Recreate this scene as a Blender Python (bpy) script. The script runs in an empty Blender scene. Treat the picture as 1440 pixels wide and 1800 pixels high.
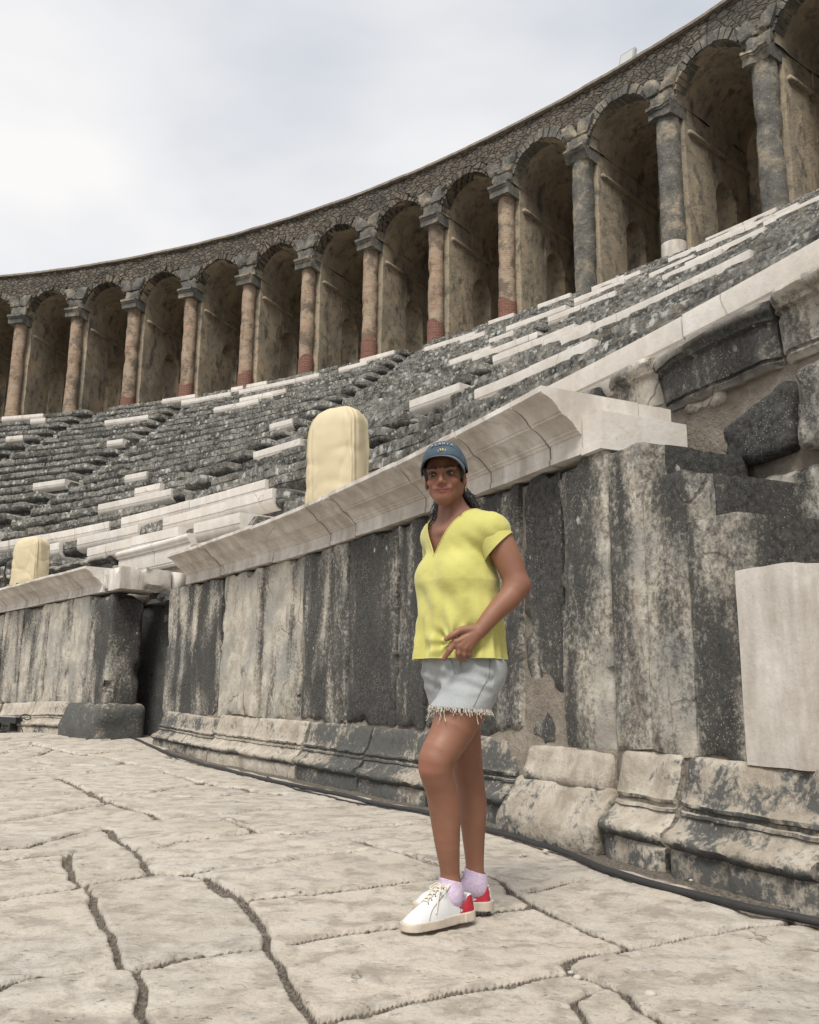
import bpy, bmesh, math, random
import numpy as np
from mathutils import Vector, Matrix
random.seed(7)
rad=math.radians
scene=bpy.context.scene
# ------------------------------------------------------------------ camera
CAM_H=0.78; TILT=11.478; ROLL=-0.615; FPX=1565.3
cd=bpy.data.cameras.new('camera'); cam=bpy.data.objects.new('camera',cd); scene.collection.objects.link(cam)
t_,r_=rad(TILT),rad(ROLL)
Fv=Vector((0,math.cos(t_),math.sin(t_))); U0=Vector((0,-math.sin(t_),math.cos(t_))); X0=Vector((1,0,0))
Xv=X0*math.cos(r_)-U0*math.sin(r_); Uv=X0*math.sin(r_)+U0*math.cos(r_)
cam.matrix_world=Matrix(((Xv.x,Uv.x,-Fv.x,0),(Xv.y,Uv.y,-Fv.y,0),(Xv.z,Uv.z,-Fv.z,CAM_H),(0,0,0,1)))
cd.sensor_fit='HORIZONTAL'; cd.sensor_width=36; cd.lens=36*FPX/1440; cd.clip_start=0.05; cd.clip_end=2000
scene.camera=cam
# ------------------------------------------------------------------ sky, sun, exposure
SUN_EL,SUN_AZ=54,196          # azimuth the light comes from, clockwise from +Y
wd=bpy.data.worlds.new('World'); scene.world=wd; wd.use_nodes=True
nt=wd.node_tree; nt.nodes.clear()
def wn(t,**k):
    n=nt.nodes.new(t)
    for a,b in k.items(): setattr(n,a,b)
    return n
L=nt.links.new
sky=wn('ShaderNodeTexSky',sky_type='NISHITA',sun_disc=False,sun_elevation=rad(SUN_EL),sun_rotation=rad(SUN_AZ),air_density=1.2,dust_density=2.0)
b1=wn('ShaderNodeBackground'); b1.inputs[1].default_value=0.12; L(sky.outputs[0],b1.inputs[0])
tc=wn('ShaderNodeTexCoord'); mp=wn('ShaderNodeMapping'); mp.inputs['Scale'].default_value=(1.0,1.0,2.2); L(tc.outputs['Generated'],mp.inputs[0])
n1=wn('ShaderNodeTexNoise'); n1.inputs['Scale'].default_value=1.7; n1.inputs['Detail'].default_value=5; n1.inputs['Roughness'].default_value=.45; n1.inputs['Distortion'].default_value=.3
L(mp.outputs[0],n1.inputs['Vector'])
cr=wn('ShaderNodeValToRGB'); cr.color_ramp.elements[0].position=.36; cr.color_ramp.elements[0].color=(.58,.61,.66,1)
cr.color_ramp.elements[1].position=.62; cr.color_ramp.elements[1].color=(.92,.90,.88,1)
e=cr.color_ramp.elements.new(.5); e.color=(.80,.80,.81,1)
L(n1.outputs[0],cr.inputs[0])
b2=wn('ShaderNodeBackground'); b2.inputs[1].default_value=.80; L(cr.outputs[0],b2.inputs[0])
mx=wn('ShaderNodeMixShader'); mx.inputs[0].default_value=.93; L(b1.outputs[0],mx.inputs[1]); L(b2.outputs[0],mx.inputs[2])
wo=wn('ShaderNodeOutputWorld'); L(mx.outputs[0],wo.inputs[0])
sl=bpy.data.lights.new('sun','SUN'); sl.energy=2.6; sl.angle=rad(22); sl.color=(1,.955,.88)
so=bpy.data.objects.new('sun',sl); scene.collection.objects.link(so)
az=rad(SUN_AZ); el=rad(SUN_EL)
sd=Vector((math.sin(az)*math.cos(el),math.cos(az)*math.cos(el),math.sin(el)))
so.rotation_euler=(-sd).to_track_quat('-Z','Y').to_euler()
vs=scene.view_settings; vs.view_transform='Standard'; vs.look='None'; vs.exposure=0.48; vs.gamma=1
# ------------------------------------------------------------------ helpers
PC=np.array([-34.033,-11.004]); R=38.547
GC=np.array([-33.768,-10.167]); RG=55.947; ZT=22.456; ZB=14.227; TH0=72.88; DTH=3.545
def _h(i,j,k,s):
    h=(i*374761393+j*668265263+k*1442695041+s*974711)&0xffffffff
    h=((h^(h>>13))*1274126177)&0xffffffff
    h=((h^(h>>16))*2246822519)&0xffffffff
    return ((h^(h>>15))&0xffffff)/float(0xffffff)*2-1
def vn(p,s=0):
    p=np.asarray(p,float); i=np.floor(p).astype(np.int64); f=p-i; f=f*f*(3-2*f)
    x,y,z=i[:,0],i[:,1],i[:,2]; u,v,w=f[:,0],f[:,1],f[:,2]
    r=0
    for a in (0,1):
        for b in (0,1):
            for c in (0,1):
                r=r+_h(x+a,y+b,z+c,s)*(u if a else 1-u)*(v if b else 1-v)*(w if c else 1-w)
    return r
def fbm(p,sc=1,o=4,s=0,g=.5):
    p=np.asarray(p,float)*sc; a=1;r=0;n=0
    for k in range(o):
        r=r+a*vn(p+k*17.3,s+k); n+=a; a*=g; p=p*2.03
    return r/n
def vec3(p,sc,o,s): return np.stack([fbm(p,sc,o,s+11*q) for q in range(3)],1)
def sstep(a,b,x):
    t=np.clip((np.asarray(x,float)-a)/(b-a),0,1); return t*t*(3-2*t)
def pol(c,r,th,z):
    r,th,z=np.broadcast_arrays(np.asarray(r,float),np.radians(th),np.asarray(z,float))
    return np.stack([c[0]+r*np.cos(th),c[1]+r*np.sin(th),z],-1)
def setp(o,label=None,cat=None,group=None,kind=None,**k):
    if label:o['label']=label
    if cat:o['category']=cat
    if group:o['group']=group
    if kind:o['kind']=kind
    for a,b in k.items():o[a]=b
    return o
def empty(name,loc,label,cat,group=None):
    o=bpy.data.objects.new(name,None); scene.collection.objects.link(o); o.location=loc
    o.empty_display_size=.2
    return setp(o,label,cat,group)
def wloc(o):
    v=np.zeros(3)
    while o is not None: v+=np.array(o.location); o=o.parent
    return v
def mk(name,v,f,mat,parent=None,smooth=True,uv=None,origin=None,col=None,flat_angle=None):
    v=np.asarray(v,float).reshape(-1,3)
    if parent is not None: v=v-wloc(parent)
    elif origin is not None: v=v-np.asarray(origin,float)
    me=bpy.data.meshes.new(name); me.from_pydata(v.tolist(),[],[tuple(int(q) for q in a) for a in f]) if not isinstance(f,np.ndarray) else None
    if isinstance(f,np.ndarray):
        n,m=f.shape
        me.vertices.add(len(v)); me.vertices.foreach_set('co',v.astype(np.float32).ravel())
        me.loops.add(n*m); me.loops.foreach_set('vertex_index',f.astype(np.int32).ravel())
        me.polygons.add(n); me.polygons.foreach_set('loop_start',np.arange(0,n*m,m,dtype=np.int32)); me.polygons.foreach_set('loop_total',np.full(n,m,dtype=np.int32))
        me.update(calc_edges=True); me.validate()
    me.polygons.foreach_set('use_smooth',np.full(len(me.polygons),smooth))
    if uv is not None:
        li=np.empty(len(me.loops),dtype=np.int32); me.loops.foreach_get('vertex_index',li)
        ul=me.uv_layers.new(name='UVMap'); ul.data.foreach_set('uv',np.asarray(uv,np.float32)[li].ravel())
    if col is not None:
        ca=me.color_attributes.new('tint','FLOAT_COLOR','POINT'); ca.data.foreach_set('color',np.asarray(col,np.float32).ravel())
    if mat: me.materials.append(mat)
    if flat_angle: me.set_sharp_from_angle(angle=rad(flat_angle))
    o=bpy.data.objects.new(name,me); scene.collection.objects.link(o)
    if parent is not None:o.parent=parent
    elif origin is not None:o.location=origin
    return o
def gridfaces(n,m,wrap=False,base=0,flip=False):
    """faces of an n x m vertex grid (row major)"""
    i,j=np.meshgrid(np.arange(n-1),np.arange(m if wrap else m-1),indexing='ij')
    j2=(j+1)%m
    q=np.stack([i*m+j,(i+1)*m+j,(i+1)*m+j2,i*m+j2],-1).reshape(-1,4)+base
    return q[:,::-1] if flip else q
class Geo:
    def __init__(s): s.v=[];s.f=[];s.uv=[];s.n=0
    def add(s,v,f,uv=None):
        v=np.asarray(v,float).reshape(-1,3); s.v.append(v)
        f=[list(a) for a in f]
        s.f+= [[q+s.n for q in a] for a in f]
        s.uv.append(np.zeros((len(v),2)) if uv is None else np.asarray(uv,float).reshape(-1,2)); s.n+=len(v)
    def make(s,name,mat,parent=None,**k):
        return mk(name,np.concatenate(s.v),s.f,mat,parent,uv=np.concatenate(s.uv),**k)
def boxgrid(nx,ny,nz):
    """unit box surface, unique verts; params + faces"""
    idx={};P=[];F=[]
    def g(i,j,k):
        key=(i,j,k)
        if key not in idx: idx[key]=len(P);P.append((i/nx,j/ny,k/nz))
        return idx[key]
    for i in range(nx):
        for j in range(ny):
            F.append((g(i,j,0),g(i,j+1,0),g(i+1,j+1,0),g(i+1,j,0)))
            F.append((g(i,j,nz),g(i+1,j,nz),g(i+1,j+1,nz),g(i,j+1,nz)))
    for i in range(nx):
        for k in range(nz):
            F.append((g(i,0,k),g(i+1,0,k),g(i+1,0,k+1),g(i,0,k+1)))
            F.append((g(i,ny,k),g(i,ny,k+1),g(i+1,ny,k+1),g(i+1,ny,k)))
    for j in range(ny):
        for k in range(nz):
            F.append((g(0,j,k),g(0,j,k+1),g(0,j+1,k+1),g(0,j+1,k)))
            F.append((g(nx,j,k),g(nx,j+1,k),g(nx,j+1,k+1),g(nx,j,k+1)))
    return np.array(P),F
def rough(P,L3,fn,cell,amp,rd,seed,nsc=3.0,oct=4):
    """box of size L3 -> rounded by rd -> world via fn(local metres) -> noise"""
    pass
def pbox(th0,th1,r0,r1,z0,z1,cell=.08,amp=.01,rd=.02,seed=0,nsc=3.,c=PC,z0f=None,z1f=None,oct=4,rf=None,chip=0):
    """rough block in polar coordinates (theta rising to the left in the picture). returns v,f,uv"""
    rm=(r0+r1)/2; Ls=np.array([abs(rad(th1-th0))*rm,r1-r0,z1-z0])
    n=[max(1,min(120,int(round(l/cell)))) for l in Ls]
    P,F=boxgrid(*n)
    q=P*Ls
    if rd>0:
        rr=min(rd,*(Ls/2*.98))
        # push the outermost vertices towards a rounded hull
        qc=np.clip(q,rr,Ls-rr); d=q-qc; ln=np.linalg.norm(d,axis=1,keepdims=True); 
        q=np.where(ln>rr,qc+d/np.maximum(ln,1e-9)*rr,q)
    fr=q/Ls
    th=th1+(th0-th1)*fr[:,0]      # local x runs to the right in the picture
    rr_=r0+(r1-r0)*fr[:,1]; z=z0+(z1-z0)*fr[:,2]
    if z0f is not None: lo=z0f(th,rr_); z=lo+(z1-lo)*fr[:,2]
    if z1f is not None: hi=z1f(th,rr_); z=z0+(hi-z0)*fr[:,2]
    if rf is not None: rr_=rr_+rf(th,z)*(1-fr[:,1])
    v=pol(c,rr_,th,z)
    if amp>0:
        v=v+vec3(v,nsc,oct,seed)*amp*1.6
        if chip>0:
            e=np.minimum(fr,1-fr)*Ls; ed=np.sort(e,axis=1)[:,1]
            m=np.exp(-(ed/.05)**2)*np.maximum(0,fbm(v,5,3,seed+50)-.05)*chip
            cen=v.mean(0); v=v+(cen-v)/np.maximum(np.linalg.norm(cen-v,axis=1,keepdims=True),.1)*np.minimum(m,.5)[:,None]*.22
    uv=np.stack([-np.radians(th)*rm,z],1)
    return v,F,uv
def sweep(prof,ths,c=PC,dr=None,dz=None,amp=0,seed=0,nsc=4.,oct=4,cap=True):
    """closed profile [(r,z)] swept over thetas; returns v,f,uv"""
    prof=np.array(prof,float); m=len(prof); n=len(ths)
    rr=np.repeat(prof[None,:,0],n,0); zz=np.repeat(prof[None,:,1],n,0); th=np.repeat(np.array(ths,float)[:,None],m,1)
    if dr is not None: rr=rr+dr(th,zz,np.arange(m)[None,:])
    if dz is not None: zz=zz+dz(th,rr,np.arange(m)[None,:])
    cc=c
    v=pol(cc,rr,th,zz).reshape(-1,3)
    if amp>0: v=v+vec3(v,nsc,oct,seed)*amp*1.6
    f=gridfaces(n,m,wrap=True).tolist()
    if cap: f.append(list(range(m))[::-1]); f.append([(n-1)*m+i for i in range(m)])
    uv=np.stack([-np.radians(th.ravel())*prof[:,0].mean(),zz.ravel()],1)
    return v,f,uv
def tube(pts,r,seg=8,cap=True):
    pts=np.asarray(pts,float); n=len(pts); rs=np.broadcast_to(np.asarray(r,float),(n,))
    T=np.gradient(pts,axis=0); T/=np.maximum(np.linalg.norm(T,axis=1,keepdims=True),1e-9)
    a=np.array([0,0,1.]) if abs(T[0,2])<.9 else np.array([1.,0,0])
    V=[];u=np.cross(T[0],a);u/=np.linalg.norm(u)
    for i in range(n):
        u=u-T[i]*(u@T[i]);u/=np.linalg.norm(u);w=np.cross(T[i],u)
        an=np.linspace(0,2*np.pi,seg,endpoint=False)
        V.append(pts[i]+rs[i]*(np.cos(an)[:,None]*u+np.sin(an)[:,None]*w))
    f=gridfaces(n,seg,wrap=True).tolist()
    if cap:f+= [list(range(seg))[::-1],[(n-1)*seg+i for i in range(seg)]]
    return np.concatenate(V),f
def spline(pts,n):
    pts=np.asarray(pts,float); P=np.vstack([2*pts[0]-pts[1],pts,2*pts[-1]-pts[-2]])
    out=[]; m=len(pts)-1
    for u in np.linspace(0,m-1e-6,n):
        i=int(u);t=u-i;a,b,c,d=P[i:i+4]
        out.append(.5*((2*b)+(-a+c)*t+(2*a-5*b+4*c-d)*t*t+(-a+3*b-3*c+d)*t**3))
    return np.array(out)
# ------------------------------------------------------------------ materials
class NT:
    def __init__(s,name):
        s.m=bpy.data.materials.new(name); s.m.use_nodes=True; s.t=s.m.node_tree; s.b=s.t.nodes['Principled BSDF']
        s.tc=s.t.nodes.new('ShaderNodeTexCoord'); s.b.inputs['Roughness'].default_value=.85
    def n(s,t,**k):
        o=s.t.nodes.new(t)
        for a,b in k.items(): setattr(o,a,b)
        return o
    def l(s,a,b): s.t.links.new(a,b)
    def put(s,sock,v):
        if isinstance(v,(int,float)): sock.default_value=v
        elif isinstance(v,(tuple,list)): sock.default_value=tuple(v)+((1,) if len(v)==3 and sock.type=='RGBA' else ())
        else: s.l(v,sock)
    def co(s,scale=(1,1,1),src='Object',loc=(0,0,0)):
        m=s.n('ShaderNodeMapping'); m.inputs['Scale'].default_value=scale; m.inputs['Location'].default_value=loc
        s.l(s.tc.outputs[src],m.inputs[0])
        return m.outputs[0]
    def noise(s,v,sc,det=4,ro=.55,dist=0,out=0):
        o=s.n('ShaderNodeTexNoise'); s.l(v,o.inputs['Vector']); o.inputs['Scale'].default_value=sc; o.inputs['Detail'].default_value=det
        o.inputs['Roughness'].default_value=ro; o.inputs['Distortion'].default_value=dist
        return o.outputs[out]
    def vor(s,v,sc,feat='F1',out='Distance',rnd=1):
        o=s.n('ShaderNodeTexVoronoi',feature=feat); s.l(v,o.inputs['Vector']); o.inputs['Scale'].default_value=sc; o.inputs['Randomness'].default_value=rnd
        return o.outputs[out]
    def ramp(s,v,*st,interp='LINEAR'):
        o=s.n('ShaderNodeValToRGB'); cr=o.color_ramp; cr.interpolation=interp
        while len(cr.elements)<len(st): cr.elements.new(.5)
        for e,(p,c) in zip(cr.elements,st):
            e.position=p; e.color=(c,c,c,1) if isinstance(c,(int,float)) else tuple(c)+(1,)
        s.l(v,o.inputs[0]); return o.outputs[0]
    def mix(s,f,a,b,mode='MIX'):
        o=s.n('ShaderNodeMix',data_type='RGBA',blend_type=mode); o.clamp_factor=True
        s.put(o.inputs[0],f); s.put(o.inputs[6],a); s.put(o.inputs[7],b); return o.outputs[2]
    def math(s,op,a,b=0.,c=None,clamp=False):
        o=s.n('ShaderNodeMath',operation=op,use_clamp=clamp); s.put(o.inputs[0],a); s.put(o.inputs[1],b)
        if c is not None: s.put(o.inputs[2],c)
        return o.outputs[0]
    def attr(s,name,ty='OBJECT',out='Fac'):
        o=s.n('ShaderNodeAttribute',attribute_type=ty,attribute_name=name); return o.outputs[out]
    def rnd(s): return s.n('ShaderNodeObjectInfo').outputs['Random']
    def sep(s,v):
        o=s.n('ShaderNodeSeparateXYZ'); s.l(v,o.inputs[0]); return o.outputs
    def up(s):
        g=s.n('ShaderNodeNewGeometry'); return s.sep(g.outputs['Normal'])[2]
    def bump(s,h,st=.4,d=.02,prev=None):
        o=s.n('ShaderNodeBump'); o.inputs['Strength'].default_value=st; o.inputs['Distance'].default_value=d; s.l(h,o.inputs['Height'])
        if prev is not None: s.l(prev,o.inputs['Normal'])
        return o.outputs[0]
    def out(s,col,rough=None,bump=None,**k):
        s.put(s.b.inputs['Base Color'],col)
        if rough is not None: s.put(s.b.inputs['Roughness'],rough)
        if bump is not None: s.l(bump,s.b.inputs['Normal'])
        for a,b in k.items(): s.put(s.b.inputs[a.replace('_',' ')],b)
        return s.m
def m_panel():
    """limestone slabs with black run-off streaks; object property 'dark' 0..1 sets how black, 'warm' tints"""
    s=NT('weathered_limestone'); c=s.co(); st=s.co((1.5,1.5,.36)); st2=s.co((4.5,4.5,1.7))
    big=s.noise(c,.9,3,.5); A=s.noise(st,1.9,4,.5,.35); B=s.noise(st2,2.0,6,.7,.6); fine=s.noise(c,30,6,.75); med=s.noise(c,6.5,5,.65,.4)
    d=s.attr('dark')
    light=s.mix(s.ramp(med,(.35,0.),(.68,1.)),(.33,.29,.235),(.57,.53,.455))
    light=s.mix(s.ramp(s.noise(c,2.1,4,.6),(.42,0.),(.62,.75)),light,(.25,.25,.235))
    blk=s.mix(s.ramp(fine,(.36,0.),(.66,1.)),(.012,.012,.0115),(.085,.083,.077))
    zz=s.sep(c)[2]; m=s.math('ADD',s.math('MULTIPLY',A,.80),s.math('MULTIPLY',B,.20)); m=s.math('ADD',m,s.math('MULTIPLY',s.math('SUBTRACT',zz,1.25),.035))
    m=s.math('ADD',m,s.math('MULTIPLY',s.math('SUBTRACT',big,.5),.35))
    m=s.math('ADD',m,s.math('MULTIPLY',s.math('SUBTRACT',fine,.5),.60))
    m=s.math('ADD',m,s.math('MULTIPLY',s.math('SUBTRACT',d,.5),.46))
    mask=s.ramp(m,(.43,0.),(.50,.5),(.58,1.))
    col=s.mix(mask,light,blk)
    sp=s.vor(s.co((1,1,.7)),8.5); spm=s.math('MULTIPLY',s.ramp(s.math('ADD',sp,s.math('MULTIPLY',s.math('SUBTRACT',fine,.5),.28)),(.10,1.),(.15,0.)),s.ramp(s.noise(c,1.7,3,.5),(.54,0.),(.62,1.)))
    tiny=s.math('MULTIPLY',s.ramp(s.vor(c,55),(.16,1.),(.26,0.)),s.ramp(s.noise(c,3.,3,.5),(.44,0.),(.62,.85)))
    col=s.mix(spm,col,(.47,.46,.42)); col=s.mix(s.math('MULTIPLY',tiny,.75),col,(.40,.39,.35))
    crk=s.vor(s.mix(.13,s.co((1,1,.75)),s.noise(c,3,4,.6,0,1)),2.1,'DISTANCE_TO_EDGE')
    ck=s.math('MULTIPLY',s.ramp(crk,(.004,1.),(.014,0.)),s.ramp(s.noise(c,1.3,2,.5),(.50,0.),(.58,1.)))
    col=s.mix(s.math('MULTIPLY',ck,.55),col,(.06,.05,.04))
    pt=s.n('ShaderNodeNewGeometry').outputs['Pointiness']; col=s.mix(s.math('MULTIPLY',s.ramp(pt,(.53,0.),(.57,1.)),.45),col,(.50,.475,.42))
    h=s.math('ADD',s.math('MULTIPLY',fine,.6),s.math('MULTIPLY',med,.6)); h=s.math('SUBTRACT',h,s.math('MULTIPLY',ck,.3))
    return s.out(col,.9,s.bump(h,.75,.025))
def m_seat():
    s=NT('lichened_seat_stone'); c=s.co(); fine=s.noise(c,9,6,.72); med=s.noise(c,2.4,5,.65)
    blk=s.mix(s.ramp(fine,(.38,0.),(.68,1.)),(.018,.0175,.016),(.15,.145,.13))
    up=s.up(); unshaded=s.ramp(s.math('MULTIPLY_ADD',up,.5,.5),(.30,0.),(.46,1.))  # shadow line under each row painted in: downward faces stay near black
    grey=s.mix(s.ramp(fine,(.36,0.),(.64,1.)),(.065,.063,.056),(.32,.31,.28)); gm=s.math('MULTIPLY',s.ramp(s.noise(c,1.7,5,.65),(.40,0.),(.58,1.)),unshaded)
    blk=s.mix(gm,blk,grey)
    tan=s.mix(s.math('MULTIPLY',s.ramp(med,(.54,0.),(.68,.7)),unshaded),blk,(.21,.185,.14))
    v=s.vor(s.mix(.06,c,s.noise(c,5,3,.6,0,1)),5.2); v2=s.vor(c,13)
    l1=s.math('MULTIPLY',s.ramp(s.math('ADD',v,s.math('MULTIPLY',s.math('SUBTRACT',s.noise(c,6,6,.8),.5),1.5)),(.22,1.),(.32,0.)),s.ramp(s.noise(c,.8,4,.6),(.40,0.),(.54,1.)))
    l2=s.math('MULTIPLY',s.ramp(s.math('ADD',v2,s.math('MULTIPLY',s.math('SUBTRACT',fine,.5),.8)),(.22,1.),(.34,0.)),s.ramp(s.noise(c,1.9,4,.6),(.42,0.),(.6,1.)))
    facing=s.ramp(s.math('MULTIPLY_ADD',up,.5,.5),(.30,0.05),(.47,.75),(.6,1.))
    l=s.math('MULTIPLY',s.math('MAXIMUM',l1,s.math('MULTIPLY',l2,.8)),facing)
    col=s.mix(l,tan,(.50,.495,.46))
    h=s.math('ADD',fine,s.math('MULTIPLY',med,.8))
    return s.out(col,.92,s.bump(h,.9,.06))
def m_marble():
    s=NT('white_marble'); c=s.co(); a=s.noise(c,1.6,5,.6,.5); b=s.noise(c,14,5,.65)
    col=s.mix(s.ramp(a,(.35,0.),(.65,1.)),(.60,.555,.50),(.72,.69,.65))
    col=s.mix(s.math('MULTIPLY',s.ramp(b,(.5,0.),(.75,1.)),.35),col,(.40,.36,.31))
    r=s.rnd(); col=s.mix(s.math('MULTIPLY',r,.3),col,(.55,.52,.475))
    col=s.mix(s.math('MULTIPLY',s.attr('dirt'),s.ramp(s.noise(s.co((2,2,.6)),2.4,6,.65),(.38,0.),(.62,1.))),col,(.36,.32,.27))
    crk=s.vor(s.mix(.2,c,s.noise(c,2,4,.6,0,1)),1.3,'DISTANCE_TO_EDGE')
    ck=s.math('MULTIPLY',s.ramp(crk,(.003,1.),(.009,0.)),s.ramp(s.noise(c,.9,2,.5),(.53,0.),(.6,1.)))
    col=s.mix(s.math('MULTIPLY',ck,.55),col,(.16,.13,.10))
    sp=s.math('MULTIPLY',s.ramp(s.vor(c,20),(.07,1.),(.12,0.)),s.ramp(s.noise(c,5,3,.6),(.55,0.),(.62,1.)))
    col=s.mix(s.math('MULTIPLY',sp,.5),col,(.12,.10,.08))
    return s.out(col,s.ramp(b,(.3,.55),(.7,.75)),s.bump(s.math('ADD',b,s.math('MULTIPLY',a,.6)),.28,.02))
def m_plinth():
    s=NT('worn_plinth_stone'); c=s.co(); fine=s.noise(c,24,6,.72); med=s.noise(c,5,5,.65,.3); big=s.noise(c,1.1,3,.5)
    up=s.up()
    light=s.mix(s.ramp(med,(.36,0.),(.66,1.)),(.28,.24,.19),(.50,.455,.385))
    blk=s.mix(fine,(.02,.02,.02),(.13,.13,.12))
    m=s.math('ADD',s.math('MULTIPLY',med,.5),s.math('MULTIPLY',fine,.5)); m=s.math('ADD',m,s.math('MULTIPLY',s.math('SUBTRACT',big,.5),.6))
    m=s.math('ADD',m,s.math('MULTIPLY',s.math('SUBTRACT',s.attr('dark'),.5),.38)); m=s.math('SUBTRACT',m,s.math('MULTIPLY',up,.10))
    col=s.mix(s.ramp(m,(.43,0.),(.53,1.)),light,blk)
    tiny=s.math('MULTIPLY',s.ramp(s.vor(c,30),(.18,1.),(.3,0.)),s.ramp(s.noise(c,3.,3,.5),(.48,0.),(.62,.5)))
    col=s.mix(tiny,col,(.44,.42,.38))
    h=s.math('ADD',s.math('MULTIPLY',fine,.5),med)
    return s.out(col,.92,s.bump(h,.8,.03))
def m_mortar():
    s=NT('tan_mortar'); c=s.co(); a=s.noise(c,5,6,.7); b=s.noise(c,30,5,.7)
    col=s.mix(s.ramp(a,(.35,0.),(.65,1.)),(.175,.15,.12),(.31,.27,.22)); col=s.mix(s.math('MULTIPLY',s.ramp(b,(.5,0.),(.7,1.)),.5),col,(.12,.10,.08))
    return s.out(col,.95,s.bump(s.math('ADD',a,b),.8,.03))
def m_rubble():
    s=NT('rubble_masonry'); u=s.co((1,2.1,1),'UV'); c=s.co()
    du=s.mix(.10,u,s.noise(u,1.7,3,.6,0,1)); v=s.vor(du,3.9,'F1','Color'); e=s.vor(du,3.9,'DISTANCE_TO_EDGE'); fine=s.noise(c,9,6,.7)
    g=s.sep(v)[0]
    col=s.ramp(g,(0.,(.10,.085,.065)),(.35,(.17,.14,.105)),(.7,(.22,.185,.14)),(1.,(.085,.08,.072)))
    col=s.mix(s.ramp(fine,(.4,0.),(.7,.7)),col,(.05,.045,.04))
    col=s.mix(s.math('MULTIPLY',s.ramp(e,(.02,1.),(.09,0.)),.75),col,(.065,.055,.045))
    col=s.mix(s.ramp(s.noise(c,.6,4,.6),(.45,0.),(.65,.5)),col,(.07,.068,.06))
    h=s.math('ADD',s.ramp(e,(0.,0.),(.12,1.)),s.math('MULTIPLY',fine,.6))
    return s.out(col,.95,s.bump(h,1.,.12))
def m_plaster():
    s=NT('stained_plaster'); c=s.co((1,1,.45)); c1=s.co(); a=s.noise(c,.9,5,.62,.6); b=s.noise(c1,3,6,.68); f=s.noise(c1,11,5,.7)
    col=s.ramp(a,(.32,(.21,.18,.135)),(.5,(.33,.275,.20)),(.68,(.44,.35,.235)))
    col=s.mix(s.ramp(b,(.50,0.),(.66,.85)),col,(.12,.115,.10)); col=s.mix(s.ramp(s.noise(c,1.9,4,.6),(.56,0.),(.68,.8)),col,(.07,.068,.06))
    col=s.mix(s.ramp(f,(.55,0.),(.75,.5)),col,(.36,.31,.24))
    return s.out(col,.95,s.bump(s.math('ADD',b,f),.6,.05))
def m_brick(name,c1,c2,mort,w=.42,h=.085,mot=.5):
    s=NT(name); u=s.co((1,1,1),'UV'); c=s.co(); o=s.n('ShaderNodeTexBrick'); s.l(s.mix(.02,u,s.noise(u,5,3,.6,0,1)),o.inputs['Vector'])
    o.inputs['Color1'].default_value=c1+(1,); o.inputs['Color2'].default_value=c2+(1,); o.inputs['Mortar'].default_value=mort+(1,)
    o.inputs['Scale'].default_value=1; o.inputs['Brick Width'].default_value=w; o.inputs['Row Height'].default_value=h; o.inputs['Mortar Size'].default_value=.014; o.inputs['Mortar Smooth'].default_value=.3
    b=s.noise(c,2.2,5,.65); f=s.noise(c,12,5,.7)
    col=s.mix(s.math('MULTIPLY',s.ramp(b,(.42,0.),(.60,1.)),mot),o.outputs[0],(.42,.36,.27)); col=s.mix(s.math('MULTIPLY',s.ramp(s.noise(c,1.3,5,.7),(.49,0.),(.58,1.)),mot*1.5),col,(.10,.085,.066)); col=s.mix(s.math('MULTIPLY',s.ramp(f,(.52,0.),(.7,1.)),.5),col,(.10,.075,.055))
    return s.out(col,.92,s.bump(s.math('SUBTRACT',s.math('MULTIPLY',f,.6),o.outputs[1]),.8,.04))
def m_dkstone():
    s=NT('grey_limestone'); c=s.co(); a=s.noise(c,1.3,5,.65,.3); f=s.noise(c,8,6,.7)
    col=s.ramp(a,(.36,(.075,.073,.066)),(.53,(.145,.138,.12)),(.66,(.32,.27,.195)))
    col=s.mix(s.ramp(f,(.5,0.),(.7,.6)),col,(.035,.034,.032)); col=s.mix(s.ramp(s.vor(c,9),(.14,.6),(.22,0.)),col,(.30,.29,.26))
    return s.out(col,.9,s.bump(s.math('ADD',a,f),.8,.06))
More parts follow.
